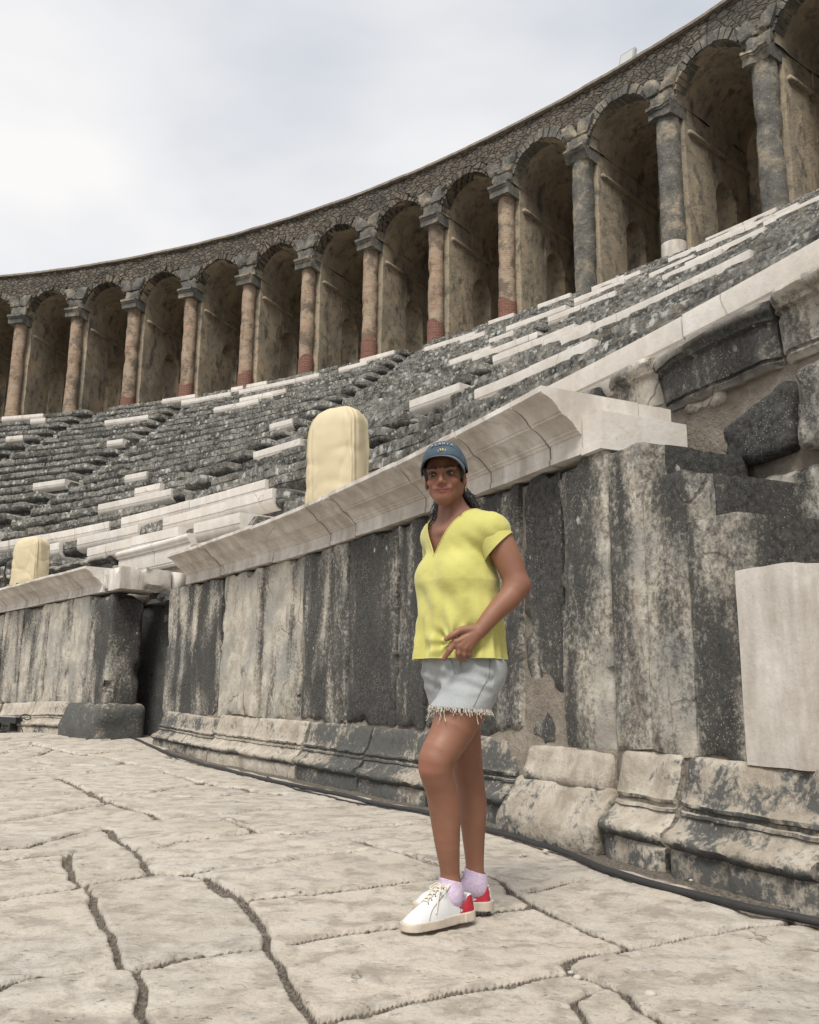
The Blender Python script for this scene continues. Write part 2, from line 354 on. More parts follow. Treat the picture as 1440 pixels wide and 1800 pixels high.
def m_ground():
    s=NT('worn_paving'); c=s.co(); j=s.attr('tint','GEOMETRY','Color'); js=s.sep(j); J,K=js[0],js[1]
    a=s.noise(c,1.3,4,.55); b=s.noise(c,7,6,.68,.4); f=s.noise(c,60,6,.8); st=s.noise(s.co((5,16,1)),2.2,5,.65,.5)
    col=s.ramp(a,(.3,(.38,.335,.275)),(.5,(.50,.455,.39)),(.7,(.41,.385,.345)))
    col=s.mix(s.ramp(K,(0.,.55),(.4,0.)),col,(.33,.305,.27)); col=s.mix(s.ramp(K,(.6,0.),(1.,.7)),col,(.54,.475,.40))
    col=s.mix(s.ramp(b,(.38,.85),(.54,0.)),col,(.29,.255,.21)); col=s.mix(s.ramp(st,(.60,0.),(.72,.35)),col,(.47,.44,.39))
    blot=s.vor(s.mix(.05,s.co((7,17,1)),s.noise(c,20,3,.6,0,1)),1.,'F1','Color'); bs=s.sep(blot)[0]
    col=s.mix(s.math('MULTIPLY',s.ramp(bs,(.80,0.),(.86,1.)),.28),col,(.54,.52,.475))
    pit=s.ramp(s.noise(s.co((1,1.8,1)),30,4,.7),(.30,1.),(.37,0.)); pit=s.math('MULTIPLY',pit,s.ramp(b,(.44,1.),(.58,.15)))
    col=s.mix(s.math('MULTIPLY',pit,.7),col,(.17,.15,.13)); col=s.mix(s.ramp(f,(.50,0.),(.72,.55)),col,(.24,.215,.185)); pk=s.math('MULTIPLY',s.ramp(s.noise(s.co((1,1.6,1)),95,3,.6),(.32,1.),(.40,0.)),.5); col=s.mix(pk,col,(.12,.105,.09))
    crk=s.vor(s.mix(.25,c,s.noise(c,2.2,5,.65,0,1)),1.15,'DISTANCE_TO_EDGE')
    ck=s.math('MULTIPLY',s.ramp(crk,(.002,1.),(.007,0.)),s.ramp(s.noise(c,1.7,2,.5),(.52,0.),(.60,1.)))
    col=s.mix(s.math('MULTIPLY',ck,.55),col,(.10,.085,.07))
    wet=s.math('MULTIPLY',s.ramp(s.noise(c,.75,3,.6),(.60,0.),(.70,1.)),.45); col=s.mix(wet,col,(.22,.19,.16))
    gr=s.mix(s.ramp(f,(.40,0.),(.66,1.)),(.045,.037,.028),(.24,.205,.165))
    gl=s.mix(s.ramp(s.vor(c,60),(.10,.8),(.2,0.)),gr,(.36,.33,.29))
    col=s.mix(s.ramp(s.math('ADD',J,s.math('MULTIPLY',s.math('SUBTRACT',b,.5),.22)),(.20,0.),(.36,1.)),col,gl)
    h=s.math('ADD',s.math('MULTIPLY',b,.6),s.math('MULTIPLY',f,.35)); h=s.math('SUBTRACT',h,s.math('MULTIPLY',pit,.6)); h=s.math('SUBTRACT',h,s.math('MULTIPLY',ck,.5))
    return s.out(col,.9,s.bump(h,.9,.02))
def m_plain(name,c,rough=.7,var=.12,sc=8,bumpst=.15,metal=0,**k):
    s=NT(name); n=s.noise(s.co(),sc,5,.6)
    col=s.mix(s.ramp(n,(.3,0.),(.7,1.)),tuple(x*(1-var) for x in c),tuple(min(1,x*(1+var)) for x in c))
    return s.out(col,rough,s.bump(n,bumpst,.01),Metallic=metal,**k)
M={}
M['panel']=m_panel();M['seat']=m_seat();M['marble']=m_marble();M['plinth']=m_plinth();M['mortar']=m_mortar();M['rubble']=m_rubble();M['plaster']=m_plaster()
M['brick']=m_brick('pale_brick',(.27,.165,.11),(.38,.255,.17),(.34,.28,.21));M['red']=m_brick('red_brick',(.17,.055,.038),(.21,.075,.05),(.20,.155,.125),.26,.11,.05)
M['dk']=m_dkstone();M['ground']=m_ground()
# ------------------------------------------------------------------ plan data (metres)
JOINTS=[
(0.03,[(-3.13,8.32),(-2.66,7.58),(-2.22,6.78),(-2.05,6.49),(-1.86,6.26),(-1.72,6.07),(-1.51,5.74)]),
(0.05,[(-1.74,5.39),(-1.51,4.97),(-1.33,4.65),(-1.20,4.35),(-1.11,4.17),(-1.00,4.16),(-0.87,4.10),(-0.72,3.82),(-0.60,3.58),(-0.50,3.34),(-0.47,3.22),(-0.44,3.01),(-0.39,2.89),(-0.34,2.74),(-0.30,2.63),(-0.24,2.46),(-0.21,2.34)]),
(0.028,[(-1.32,3.93),(-1.20,3.67),(-1.03,3.29),(-0.91,3.03),(-0.83,2.84),(-0.78,2.77),(-0.70,2.59),(-0.59,2.32)]),
(0.035,[(-0.27,5.05),(-0.15,4.83),(0.01,4.59),(0.16,4.39),(0.25,4.26),(0.36,4.17)]),
(0.05,[(0.36,4.16),(0.41,4.08),(0.43,3.87),(0.48,3.68),(0.55,3.47),(0.63,3.28),(0.67,3.16),(0.72,3.07)]),
(0.03,[(0.72,3.07),(0.65,3.03),(0.57,2.99),(0.52,2.94),(0.48,2.87),(0.48,2.79)]),
(0.045,[(0.48,2.79),(0.54,2.74),(0.59,2.63),(0.61,2.51),(0.65,2.43),(0.68,2.36),(0.70,2.29)]),
(0.018,[(0.27,2.68),(0.37,2.75),(0.47,2.79)]),
(0.02,[(0.72,3.07),(0.82,3.12),(0.96,3.20),(1.08,3.25),(1.22,3.33),(1.37,3.36),(1.48,3.41)]),
(0.008,[(0.50,2.64),(0.43,2.55),(0.44,2.48),(0.45,2.37)]),
(0.015,[(0.50,3.86),(0.57,3.91),(0.69,4.02),(0.79,4.10)]),
(0.015,[(-1.57,3.69),(-1.37,3.89),(-1.33,3.97),(-1.23,4.05),(-1.12,4.13)]),
(0.012,[(-1.91,4.42),(-1.80,4.53),(-1.68,4.63),(-1.55,4.74)]),
(0.02,[(-2.03,4.71),(-1.95,4.82),(-1.88,5.00),(-1.84,5.25),(-1.71,5.33)]),
(0.015,[(-1.36,4.75),(-1.26,4.87),(-1.18,4.99),(-1.01,5.12),(-0.84,5.26)]),
(0.015,[(-1.00,4.15),(-0.92,4.22),(-0.81,4.31),(-0.64,4.45),(-0.45,4.58),(-0.24,4.72)]),
(0.014,[(-0.62,3.65),(-0.46,3.74),(-0.34,3.81),(-0.21,3.88),(-0.03,4.00),(0.15,4.12)]),
(0.014,[(-0.36,3.09),(-0.28,3.14),(-0.21,3.19),(-0.11,3.25),(0.00,3.30),(0.14,3.40),(0.32,3.54),(0.40,3.57),(0.48,3.60)]),
(0.03,[(-0.79,2.79),(-0.74,2.84),(-0.69,2.90),(-0.63,2.93),(-0.57,2.96),(-0.51,3.00),(-0.45,3.03)]),
(0.03,[(-1.09,2.60),(-1.07,2.68),(-1.03,2.72),(-0.97,2.75),(-0.90,2.79),(-0.82,2.81)]),
(0.03,[(-0.21,2.38),(-0.17,2.41),(-0.12,2.45),(-0.05,2.49),(0.01,2.54),(0.09,2.59),(0.16,2.63),(0.30,2.70)]),
(0.02,[(-2.41,5.56),(-2.35,5.71),(-2.29,5.88),(-2.21,6.15),(-2.08,6.55)]),
(0.014,[(-1.53,5.73),(-1.39,5.87),(-1.23,5.96),(-1.04,6.15),(-0.83,6.36),(-0.53,6.48),(-0.21,6.61)]),
(0.014,[(-2.65,6.08),(-2.53,6.23),(-2.41,6.36),(-2.17,6.64)]),
(0.012,[(-3.02,6.90),(-2.75,7.02),(-2.49,7.19)]),
(0.012,[(-2.33,6.96),(-2.16,7.12),(-2.00,7.24),(-1.87,7.57),(-1.75,7.96)]),
(0.016,[(-2.42,9.12),(-2.02,8.42),(-1.72,7.81),(-1.49,7.69),(-1.31,7.71)]),
(0.016,[(-1.11,5.81),(-0.97,5.52),(-0.84,5.26)]),
(0.008,[(-0.84,5.26),(-0.62,5.21),(-0.29,5.43),(0.15,5.75)]),
(0.012,[(-1.82,8.11),(-1.49,7.69),(-1.11,7.20),(-0.93,7.10)]),
(0.01,[(-1.66,4.58),(-1.51,4.27),(-1.42,4.07),(-1.34,3.94)]),
(0.03,[(-0.87,4.14),(-0.79,3.89),(-0.70,3.73)]),
(0.02,[(-1.44,7.77),(-1.21,7.38),(-1.14,7.27),(-0.96,7.22)]),
(0.02,[(-3.02,10.00),(-2.72,9.65),(-2.50,9.43)]),
(0.02,[(-4.33,9.82),(-4.26,10.11),(-4.08,10.00),(-3.86,9.75)]),
(0.02,[(-3.86,9.75),(-3.59,9.53),(-3.23,9.58),(-3.06,9.86),(-3.02,10.00)]),
(0.02,[(-3.56,10.67),(-3.04,10.00)]),
(0.02,[(-3.91,9.01),(-3.69,9.04),(-3.57,9.29)]),
(0.016,[(-5.58,12.62),(-5.17,12.47),(-4.40,11.39),(-3.84,10.79),(-3.59,11.16),(-3.30,11.49)]),
(0.016,[(-3.21,8.56),(-3.06,8.79),(-2.85,9.15)]),
(0.01,[(-1.91,6.93),(-1.62,6.96),(-1.40,7.04),(-1.21,7.38)]),
(0.012,[(-3.50,7.97),(-3.37,8.07),(-3.33,8.35)]),
(0.008,[(-1.64,4.60),(-1.41,4.03)]),
(0.016,[(-3.84,10.79),(-3.56,10.67)]),
(0.016,[(-4.23,12.64),(-4.11,13.37),(-4.32,14.14)]),
(0.016,[(-2.90,10.93),(-2.71,10.63),(-2.40,10.38),(-2.07,10.00)]),
(0.016,[(-4.26,10.41),(-4.33,11.22)]),
]
CABLE1=[(-4.166,13.637),(-3.255,11.698),(-2.439,10.266),(-1.558,8.736),(-1.032,7.828),(-0.695,7.327),(-0.399,6.887),(-0.216,6.492),(0.021,6.204),(0.168,6.017),(0.480,5.337),(0.654,4.990),(0.801,4.622),(0.883,4.224),(0.981,4.006),(1.109,3.791),(1.189,3.625),(1.262,3.474),(1.346,3.377),(1.429,3.293),(1.508,3.213)]
CABLE2=[(-1.283,8.521),(-0.903,7.565),(-0.679,7.171),(-0.386,6.686),(-0.133,6.324),(0.148,5.950),(0.304,5.807)]
CABLE3=[(-7.061,15.486),(-6.707,15.778),(-6.282,15.459),(-5.634,15.014),(-5.049,14.413),(-4.703,14.313)]
PEB=[(0.560,4.638),(0.582,4.703),(0.956,4.793),(1.225,4.056),(1.259,3.568),(0.663,2.614),(0.484,2.809),(0.494,2.755),(0.956,4.630),(0.471,3.461)]
WHITE=[(20,73.60,76.14),(19,72.69,73.63),(17,64.79,67.46),(16,71.62,72.68),(13,62.68,63.68),(7,54.25,55.56),(4,56.83,58.83),(3,48.04,56.30),(2,48.85,51.36),(2,44.13,47.74),(3,39.60,47.29),(1,39.44,44.68),(3,44.78,46.73),(2,37.20,41.68),(2,39.85,42.76),(1,36.41,38.68),(20,64.27,66.28),(19,61.40,64.38),(20,61.43,62.14),(20,60.03,61.24),(19,57.84,60.95),(19,56.31,58.95),(16,57.41,60.04),(17,56.69,59.35),(19,53.68,55.24),(20,52.89,54.75),(10,49.82,51.04),(6,44.45,46.87),(17,46.37,47.54),(20,46.96,48.17),(16,42.75,44.64),(14,42.94,44.00),(11,39.92,42.22),(11,39.58,39.92),(16,42.18,44.72),(20,44.44,45.89),(14,38.94,41.53),(8,35.10,36.71),(7,30.01,35.10),(2,27.63,29.20),(2,25.12,27.63),(19,41.68,42.99),(18,40.50,41.35),(15,36.88,38.40),(18,36.55,39.47),(13,33.61,35.95),(17,34.76,37.95),(20,37.87,39.16),(15,32.69,34.76),(20,36.80,37.87)]
LIPJ=[34.58,32.34,30.26,29.46,27.55,26.13,25.07]
PANJ=[34.52,32.86,31.26,29.73,28.33,27.62,26.74,25.97,25.62,24.27]
PLJ=[36.97,34.36,32.76,30.84,28.91,27.19,25.82,24.18,23.47,22.76]
LPANJ=[47.11,45.79,44.13,42.70,41.65]
LPLJ=[46.70,44.46,42.34]

LIPJ=[34.58,32.34,30.26,29.46,27.55,26.13,25.07]
# ------------------------------------------------------------------ paving
def zlift(th): return .09*sstep(33,38,th)*(1-sstep(41.5,47,th))
def build_paving():
    na,nr=680,860
    an=np.radians(np.linspace(-44,42,na)); rr=1.15*(26/1.15)**np.linspace(0,1,nr)
    X=rr[:,None]*np.sin(an)[None]; Y=rr[:,None]*np.cos(an)[None]
    p=np.stack([X.ravel(),Y.ravel(),np.zeros(X.size)],1)
    wob=vec3(p,4.5,2,3)*.022+vec3(p,11,2,9)*.009; q=p+wob
    J=np.zeros(len(p)); DM=np.full(len(p),9.); dist=np.hypot(p[:,0],p[:,1])
    wmod=1+.55*fbm(p,3.,3,21)
    for w,pl in JOINTS:
        a=np.array(pl)
        lo=a.min(0)-.3;hi=a.max(0)+.3
        ix=np.where((p[:,0]>lo[0])&(p[:,0]<hi[0])&(p[:,1]>lo[1])&(p[:,1]<hi[1]))[0]
        if not len(ix):continue
        d=np.full(len(ix),9.)
        for s,e in zip(a[:-1],a[1:]):
            v=e-s; t=np.clip(((q[ix,:2]-s)@v)/max(v@v,1e-9),0,1); dd=np.linalg.norm(q[ix,:2]-s-t[:,None]*v,axis=1); mm=(s+e)/2; tg_=abs(v[0]*mm[1]-v[1]*mm[0])/(np.linalg.norm(v)*np.linalg.norm(mm)+1e-9); d=np.minimum(d,dd/(1+1.0*tg_))
        DM[ix]=np.minimum(DM[ix],d)
        ww=np.maximum(min(w,.030)*.75,.016)*wmod[ix]*(1+.24*np.maximum(0,dist[ix]-3))
        J[ix]=np.maximum(J[ix],1-sstep(ww*.30,ww*.30+.002+.0022*dist[ix],d))
    # beyond the traced slabs (left, far, behind the woman) a regular bond of slabs
    P=p[:,:2]-PC; th=np.degrees(np.arctan2(P[:,1],P[:,0])); rd=np.hypot(P[:,0],P[:,1])
    off=(p[:,0]<-4.6)|(p[:,1]>12.6)|(p[:,0]>1.9)
    m=off&(p[:,1]>4)
    g=q[:,1]/.85; row=np.floor(g); cx=q[:,0]/1.25+_h(row.astype(np.int64),0*row.astype(np.int64),0*row.astype(np.int64),5)
    dj=np.minimum(np.abs(g-np.round(g))*.85,np.abs(cx-np.round(cx))*1.25)
    J=np.where(m,np.maximum(J,(1-sstep(.012,.035,dj))*.8),J)
    DM=np.where(m,np.minimum(DM,dj),DM)
    # every slab gets its own tone and a slightly different height
    bar=(DM.reshape(nr,na)<.035+.006*dist.reshape(nr,na))[::2,::2]; lab=np.arange(bar.size).reshape(bar.shape).astype(np.int64); lab[bar]=-1
    for it in range(160):
        o_=lab.copy()
        for _ in range(3):
            for ax in (0,1):
                for sh in (1,-1):
                    t_=np.roll(lab,sh,ax); 
                    if ax==0: t_[0 if sh==1 else -1]=-1
                    else: t_[:,0 if sh==1 else -1]=-1
                    lab=np.where(bar,-1,np.maximum(lab,t_))
        if (o_==lab).all(): break
    for it in range(14):
        for ax in (0,1):
            for sh in (1,-1): lab=np.where(lab<0,np.roll(lab,sh,ax),lab)
    lab=np.repeat(np.repeat(lab,2,0),2,1)[:nr,:na].ravel()
    tone=_h(lab,lab*0+3,lab*0,5); tone2=_h(lab,lab*0+7,lab*0,9)
    # earth strip at the foot of the wall
    foot=sstep(R-.40,R-.24,rd+fbm(p,4,3,33)*.10)*(rd<R+.5)*((th<36)|(th>41))
    J2=np.maximum(J,foot*.85)
    z=fbm(p,.55,3,1)*.020+fbm(p,2.6,4,2)*.006+fbm(p,14,4,4)*.0028-.004*sstep(.15,.5,fbm(p,24,3,44))
    # shallow worn flaking on some slabs
    fl=sstep(.12,.3,fbm(p,1.1,3,41))*np.maximum(0,fbm(p,7,4,42)); z-=fl*.022
    z-=sstep(.05,.6,J)*(.019+.003*dist)*(1-.35*fbm(p,9,3,7)); z-=foot*.012
    z+=tone2*.005
    z+=zlift(th)*sstep(R-3.5,R-.4,rd)
    col=np.stack([J2*(.82+.18*fbm(p,25,2,8)),np.clip(.5+.5*tone+.25*fbm(p,.8,2,12),0,1),fl,np.ones(len(p))],1)
    v=p.copy(); v[:,2]=z
    o=mk('paving',v,gridfaces(nr,na,flip=True),M['ground'],smooth=True,col=col); setp(o,kind='structure')
    # the wider ground beneath
    th=np.linspace(0,2*np.pi,64,endpoint=False); V=[(0,0,-.09)]+[(400*math.cos(a),400*math.sin(a),-.09) for a in th]
    o=mk('ground',V,[(0,i+1,(i+1)%64+1) for i in range(64)],M['mortar']); setp(o,kind='structure')
build_paving()
# ------------------------------------------------------------------ podium walls
def tagm(o,**k): return setp(o,**k)
Z_P,Z_C,Z_T=.50,2.154,2.53
CORN=[(.05,Z_T),(-.300,Z_T),(-.302,Z_T-.035),(-.292,Z_T-.045),(-.262,Z_T-.055),(-.225,Z_T-.075),(-.190,Z_T-.105),(-.170,Z_T-.135),(-.160,Z_T-.140),(-.157,Z_T-.150),(-.120,Z_T-.165),(-.085,Z_T-.190),(-.062,Z_T-.215),(-.052,Z_T-.22),(-.050,Z_T-.232),(-.038,Z_T-.238),(-.030,Z_T-.25),(-.018,Z_T-.255),(-.016,Z_C+.045),(-.024,Z_C+.040),(-.024,Z_C+.004),(.40,Z_C+.004),(.40,Z_T)]
def corn_block(th0,th1,parent,Rr,seed,zl=lambda t:0):
    n=max(4,int(abs(rad(th1-th0))*Rr/.07)); ths=np.linspace(th0,th1,n)
    pr=[(Rr+a,b) for a,b in CORN]; 
    def dz(th,rr,i): return zl(th)+.004*np.round(2*fbm(np.stack([0*th.ravel()+seed*3.1,0*th.ravel(),0*th.ravel()],1),1,1,3)).reshape(th.shape)
    v,f,uv=sweep(pr,ths,dz=dz,amp=.0028,seed=seed,nsc=7)
    rj=float(vn([[seed*1.7,0,0]])[0])
    o=mk('cornice_block',v,f,M['marble'],parent,uv=uv,flat_angle=28); setp(o,dirt=.75+.2*rj); return o
PLP=[(.35,.50),(-.010,.50),(-.035,.475),(-.060,.40),(-.080,.33),(-.098,.305),(-.105,.300),(-.105,.284),(-.090,.276),(-.092,.262),(-.112,.258),(-.114,.244),(-.104,.238),(-.118,.215),(-.142,.195),(-.150,.185),(-.175,.178),(-.205,.160),(-.215,.138),(-.205,.118),(-.180,.104),(-.168,.098),(-.178,.085),(-.182,-.06),(.35,-.06)]
def plinth_block(th0,th1,parent,Rr,seed,dark,erode=0,zb=0,ztop=None,zl=lambda t:0):
    n=max(6,int(abs(rad(th1-th0))*Rr/.03)); ths=np.linspace(th0,th1,n)
    sc=((ztop or .5))/.5
    pr=[(Rr+a*(.95)+.0,b*sc) for a,b in PLP]
    er=[]
    def dr(th,zz,i):
        p=pol(PC,Rr+0*th,th,zz).reshape(-1,3)
        e=np.maximum(0,fbm(p,2.2,3,seed)+.12+erode*.5)*.05*(1+2*erode)+np.maximum(0,fbm(p,7,4,seed+4)-.05)*.05
        k=np.minimum(np.abs(th-th0),np.abs(th-th1))*rad(1)*Rr
        e=e.reshape(th.shape)+.03*np.exp(-(k/.025)**2)
        return e*((i>0)&(i<24))
    v,f,uv=sweep(pr,ths,dr=dr,dz=lambda th,rr,i:zl(th)+0*rr,amp=.006,seed=seed,nsc=9)
    o=mk('plinth_block',v,f,M['plinth'],parent,uv=uv,flat_angle=50); setp(o,dark=dark); return o
def panel(th0,th1,parent,Rr,seed,dark,z0=Z_P,z1=Z_C,off=0,cell=.045,amp=.006,rd=.022,z0f=None,z1f=None,rf=None,thick=.34,chip=1.0):
    v,f,uv=pbox(th0,th1,Rr+off,Rr+thick,z0+.006,z1-.004,cell=cell,amp=amp,rd=rd,seed=seed,nsc=6,z0f=z0f,z1f=z1f,rf=rf,chip=chip)
    o=mk('wall_slab',v,f,M['panel'],parent,uv=uv,flat_angle=60); setp(o,dark=dark); return o
thc=30.; base=pol(PC,R,thc,0)
pod=empty('podium_wall',base,'long podium wall of tall streaked stone slabs under a white cornice, behind the woman','wall')
bounds=[37.15,34.52,32.86,31.26,29.73,28.33,27.62,26.74,25.70]
darks=[.58,.25,.40,.66,.80,.72,.6,.55]
zleft=lambda th,r=None: Z_P-.07*sstep(33,37,th)
for i in range(8):
    g=.06/R*57.3*(.35 if i not in(2,3) else .8)
    panel(bounds[i]-g*.5,bounds[i+1]+g*.5,pod,R,20+i,darks[i],off=[0,.004,.012,0,.006,.0,.01,.02][i],
          z0f=lambda th,r,i=i:zleft(th)+.006+.015*np.sin(th*3+i), rf=(lambda th,z,i=i:.05*np.maximum(0,fbm(pol(PC,R,th,z).reshape(-1,3),1.7,3,90+i))*(.6 if i!=2 else 1.4)))
# narrow battered slab with a broken lower corner, then the tall slab and the wide slab that carries the steps
panel(25.66,25.02,pod,R,31,.75,off=.03,z0=.46,rf=lambda th,z:.05*sstep(1.1,.75,z)*np.clip(.5+1.5*fbm(pol(PC,R,th,z).reshape(-1,3),4,3,5),0,1),amp=.012)
panel(25.0,24.31,pod,R,32,.54,off=.0,z0=.47,rf=lambda th,z:.045*np.maximum(0,fbm(pol(PC,R,th,z).reshape(-1,3),2.6,3,15))*sstep(1.2,.7,z))
# mortar core filling behind and between slabs
def core(th0,th1,Rr,parent,z1=Z_C-.03,r0=.055,r1=.42,z0=-.06,seed=70,mat='mortar',zf=None,name='mortar_core',amp=.008,rf=None):
    v,f,uv=pbox(th0,th1,Rr+r0,Rr+r1,z0,z1,cell=.07,amp=amp,rd=.01,seed=seed,nsc=6,z1f=zf,rf=rf); return mk(name,v,f,M[mat],parent,uv=uv)
core(37.0,24.3,R,pod,rf=lambda th,z:-.05*sstep(.62,.40,z))
plj=[36.97,34.36,32.76,30.84,28.91,27.19,25.70,24.26]
pdark=[.55,.30,.36,.72,.70,.55,.42]
for i in range(6):
    plinth_block(plj[i]-.03,plj[i+1]+.03,pod,R,40+i,pdark[i],erode=[0,.3,.0,.1,.0,.5,1.0][i],ztop=float(zleft((plj[i]+plj[i+1])/2)),zl=lambda th:zlift(th)*.8)
cb=[36.25]+LIPJ+[24.56]
for i in range(len(cb)-1): corn_block(cb[i]-.012,cb[i+1]+.012,pod,R,50+i)
v,f,uv=pbox(25.68,24.28,R-.20,R+.35,-.05,.30,cell=.035,amp=.018,rd=.05,seed=47,nsc=6,rf=lambda th,z:.13*sstep(.06,.30,z)); o=mk('plinth_block',v,f,M['plinth'],pod,uv=uv); setp(o,dark=.42)
v,f,uv=pbox(25.56,24.33,R-.065,R+.3,.27,.475,cell=.035,amp=.012,rd=.04,seed=48,nsc=6,rf=lambda th,z:.05*sstep(.3,.45,z)); o=mk('plinth_block',v,f,M['plinth'],pod,uv=uv); setp(o,dark=.25)
# marble slab lying behind the cornice at its right end, and the upper step block
v,f,uv=pbox(25.05,24.575,R+.405,R+.66,Z_C,Z_T-.002,cell=.15,amp=.001,rd=.006,seed=3); o=mk('top_slab',v,f,M['marble'],pod,uv=uv,flat_angle=30); setp(o,dirt=.3)
v,f,uv=pbox(36.2,25.07,R+.405,R+.72,Z_C,Z_T-.012,cell=.4,amp=.002,rd=.006,seed=4); o=mk('walkway_slab',v,f,M['marble'],pod,uv=uv,flat_angle=30); setp(o,dirt=.6)
# --- steps at the right end
stp=empty('stone_steps',pol(PC,R+.3,23.4,0),'weathered stone steps climbing behind the wall at the right edge, topped by a white block','steps')
def step(th0,th1,ztop,dark,seed,r1=.80,name='step'):
    # front slab part of wall face and tread together
    def dz(th,r): return ztop-.018*sstep(.06,0,np.abs(r-R))+.0*th
    v,f,uv=pbox(th0,th1,R+.004,R+r1,.49,ztop,cell=.030,amp=.003,rd=.014,seed=seed,nsc=8,z0f=lambda th,r:.50+.012*np.sin(th*9),chip=.12,
                rf=lambda th,z:.012*np.maximum(0,fbm(pol(PC,R,th,z).reshape(-1,3),2.6,3,seed)))
    o=mk(name,v,f,M['panel'],stp,uv=uv,flat_angle=60); setp(o,dark=dark*.9)
    v,f,uv=pbox(th0-.05,th1-.022,R+.17+.03*(seed-61),R+r1+.02,ztop-.36,ztop+.004,cell=.035,amp=.004,rd=.016,seed=seed+9,nsc=7,chip=.15)
    o=mk('tread_block',v,f,M['panel'],stp,uv=uv,flat_angle=60); setp(o,dark=min(1.1,dark+.30)); return o
step(24.29,23.86,2.115,.60,61,.74); step(23.857,23.38,1.89,.64,62,.90); step(23.377,22.87,1.615,.86,63,1.15)
v,f,uv=pbox(24.565,24.29,R-.02,R+.60,Z_C-.002,2.368,cell=.1,amp=.001,rd=.004,seed=5); o=mk('marble_block',v,f,M['marble'],stp,uv=uv,flat_angle=30); setp(o,dirt=.15)
v,f,uv=pbox(24.57,24.288,R-.032,R+.61,Z_C-.012,Z_C+.03,cell=.1,amp=.001,rd=.004,seed=6); o=mk('marble_fillet',v,f,M['marble'],stp,uv=uv,flat_angle=30); setp(o,dirt=.2)
# tall white replacement slab and what follows out of frame
v,f,uv=pbox(22.862,22.35,R-.03,R+1.1,.49,1.335,cell=.06,amp=.0022,rd=.008,seed=8,z0f=lambda th,r:.495-.035*(22.86-th)/.5,z1f=lambda th,r:1.335+.0*th,chip=.12); o=mk('marble_slab',v,f,M['marble'],stp,uv=uv,flat_angle=30); setp(o,dirt=.8)
for i,(a,b,dk,er) in enumerate([(24.24,23.52,.48,.15),(23.46,22.2,.60,.05),(22.15,20.5,.4,0)]): plinth_block(a,b,stp,R,64+i,dk,erode=er)
core(24.3,22.42,R,stp,z1=1.2,seed=71,rf=lambda th,z:-.05*sstep(.62,.40,z),mat='mortar'); core(22.4,20.2,R,stp,z1=.47,seed=73,mat='mortar')
# --- left podium wall beyond the doorway
RL=R-.29
pl=empty('podium_wall',pol(PC,RL,43,0),'shorter podium wall left of the dark doorway, ending in a broken grey block','wall')
lb=[54,51.5,49.6,48.39,46.06,44.72,43.05,41.6,40.55]; ld=[.5,.4,.5,.55,.42,.5,.30,.22]
for i in range(8):
    panel(lb[i]-.02,lb[i+1]+.02,pl,RL,80+i,ld[i],cell=.07,z0=.50,z0f=lambda th,r:.50+zlift(th)+0*r,z1f=lambda th,r:Z_C+zlift(th)*.7+0*r)
panel(40.5,39.24,pl,RL,89,.60,cell=.05,z0f=lambda th,r:.50+zlift(th)+0*r,z1f=lambda th,r:Z_C-.03+zlift(th)*.7-.10*sstep(.3,.52,r-RL),thick=.52,rd=.05,amp=.012,chip=2)
core(54,39.45,RL,pl,seed=72,z1=Z_C)
lp=[54,50,47.8,45.6,43.38,41.24]
for i in range(5): plinth_block(lp[i]-.03,lp[i+1]+.03,pl,RL,100+i,.28,zl=lambda th:zlift(th))
v,f,uv=pbox(41.2,39.0,RL-.19,RL+.62,-.05,.58,cell=.05,amp=.022,rd=.13,seed=107,nsc=5,rf=lambda th,z:.1*sstep(.2,.6,z)); o=mk('broken_base',v,f,M['plinth'],pl,uv=uv); setp(o,dark=.75)
lc=[54,51.5,49.6,47.6,45.9,44.61,43.68,41.87,40.99,39.75]
for i in range(9): corn_block(lc[i]-.012,lc[i+1]+.012,pl,RL,110+i,zl=lambda t:zlift(t)*.75)
v,f,uv=pbox(39.745,38.75,RL-.02,RL+.78,Z_C+.07,Z_T+.03,cell=.05,amp=.012,rd=.02,seed=121,nsc=5,chip=2.2); o=mk('broken_cornice',v,f,M['marble'],pl,uv=uv,flat_angle=40); setp(o,dirt=.9)
v,f,uv=pbox(54,38.8,RL+.79,RL+1.0,Z_C,Z_T+.02,cell=.4,amp=.004,rd=.01,seed=122); o=mk('walkway_slab',v,f,M['marble'],pl,uv=uv); setp(o,dirt=.8)
# doorway: broken lintel stones and rubble jamb
dw=empty('doorway_rubble',pol(PC,R+.6,38.2,0),'dark rubble and broken lintel stones inside the narrow doorway','rubble wall')
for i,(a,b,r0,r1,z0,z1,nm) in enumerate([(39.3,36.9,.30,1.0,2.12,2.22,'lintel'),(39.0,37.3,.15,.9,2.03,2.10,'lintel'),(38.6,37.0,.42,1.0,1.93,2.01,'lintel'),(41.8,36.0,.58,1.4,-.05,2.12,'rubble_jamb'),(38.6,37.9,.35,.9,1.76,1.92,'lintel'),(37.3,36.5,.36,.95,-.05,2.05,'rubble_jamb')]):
    v,f,uv=pbox(a,b,R+r0,R+r1,z0,z1,cell=.05,amp=.02 if nm[0]=='r' else .012,rd=.02,seed=130+i,nsc=6,chip=2); o=mk(nm,v,f,M['plinth' if nm[0]=='r' else 'panel'],dw,uv=uv,flat_angle=50); setp(o,dark=1.25 if nm[0]=='r' else .85)
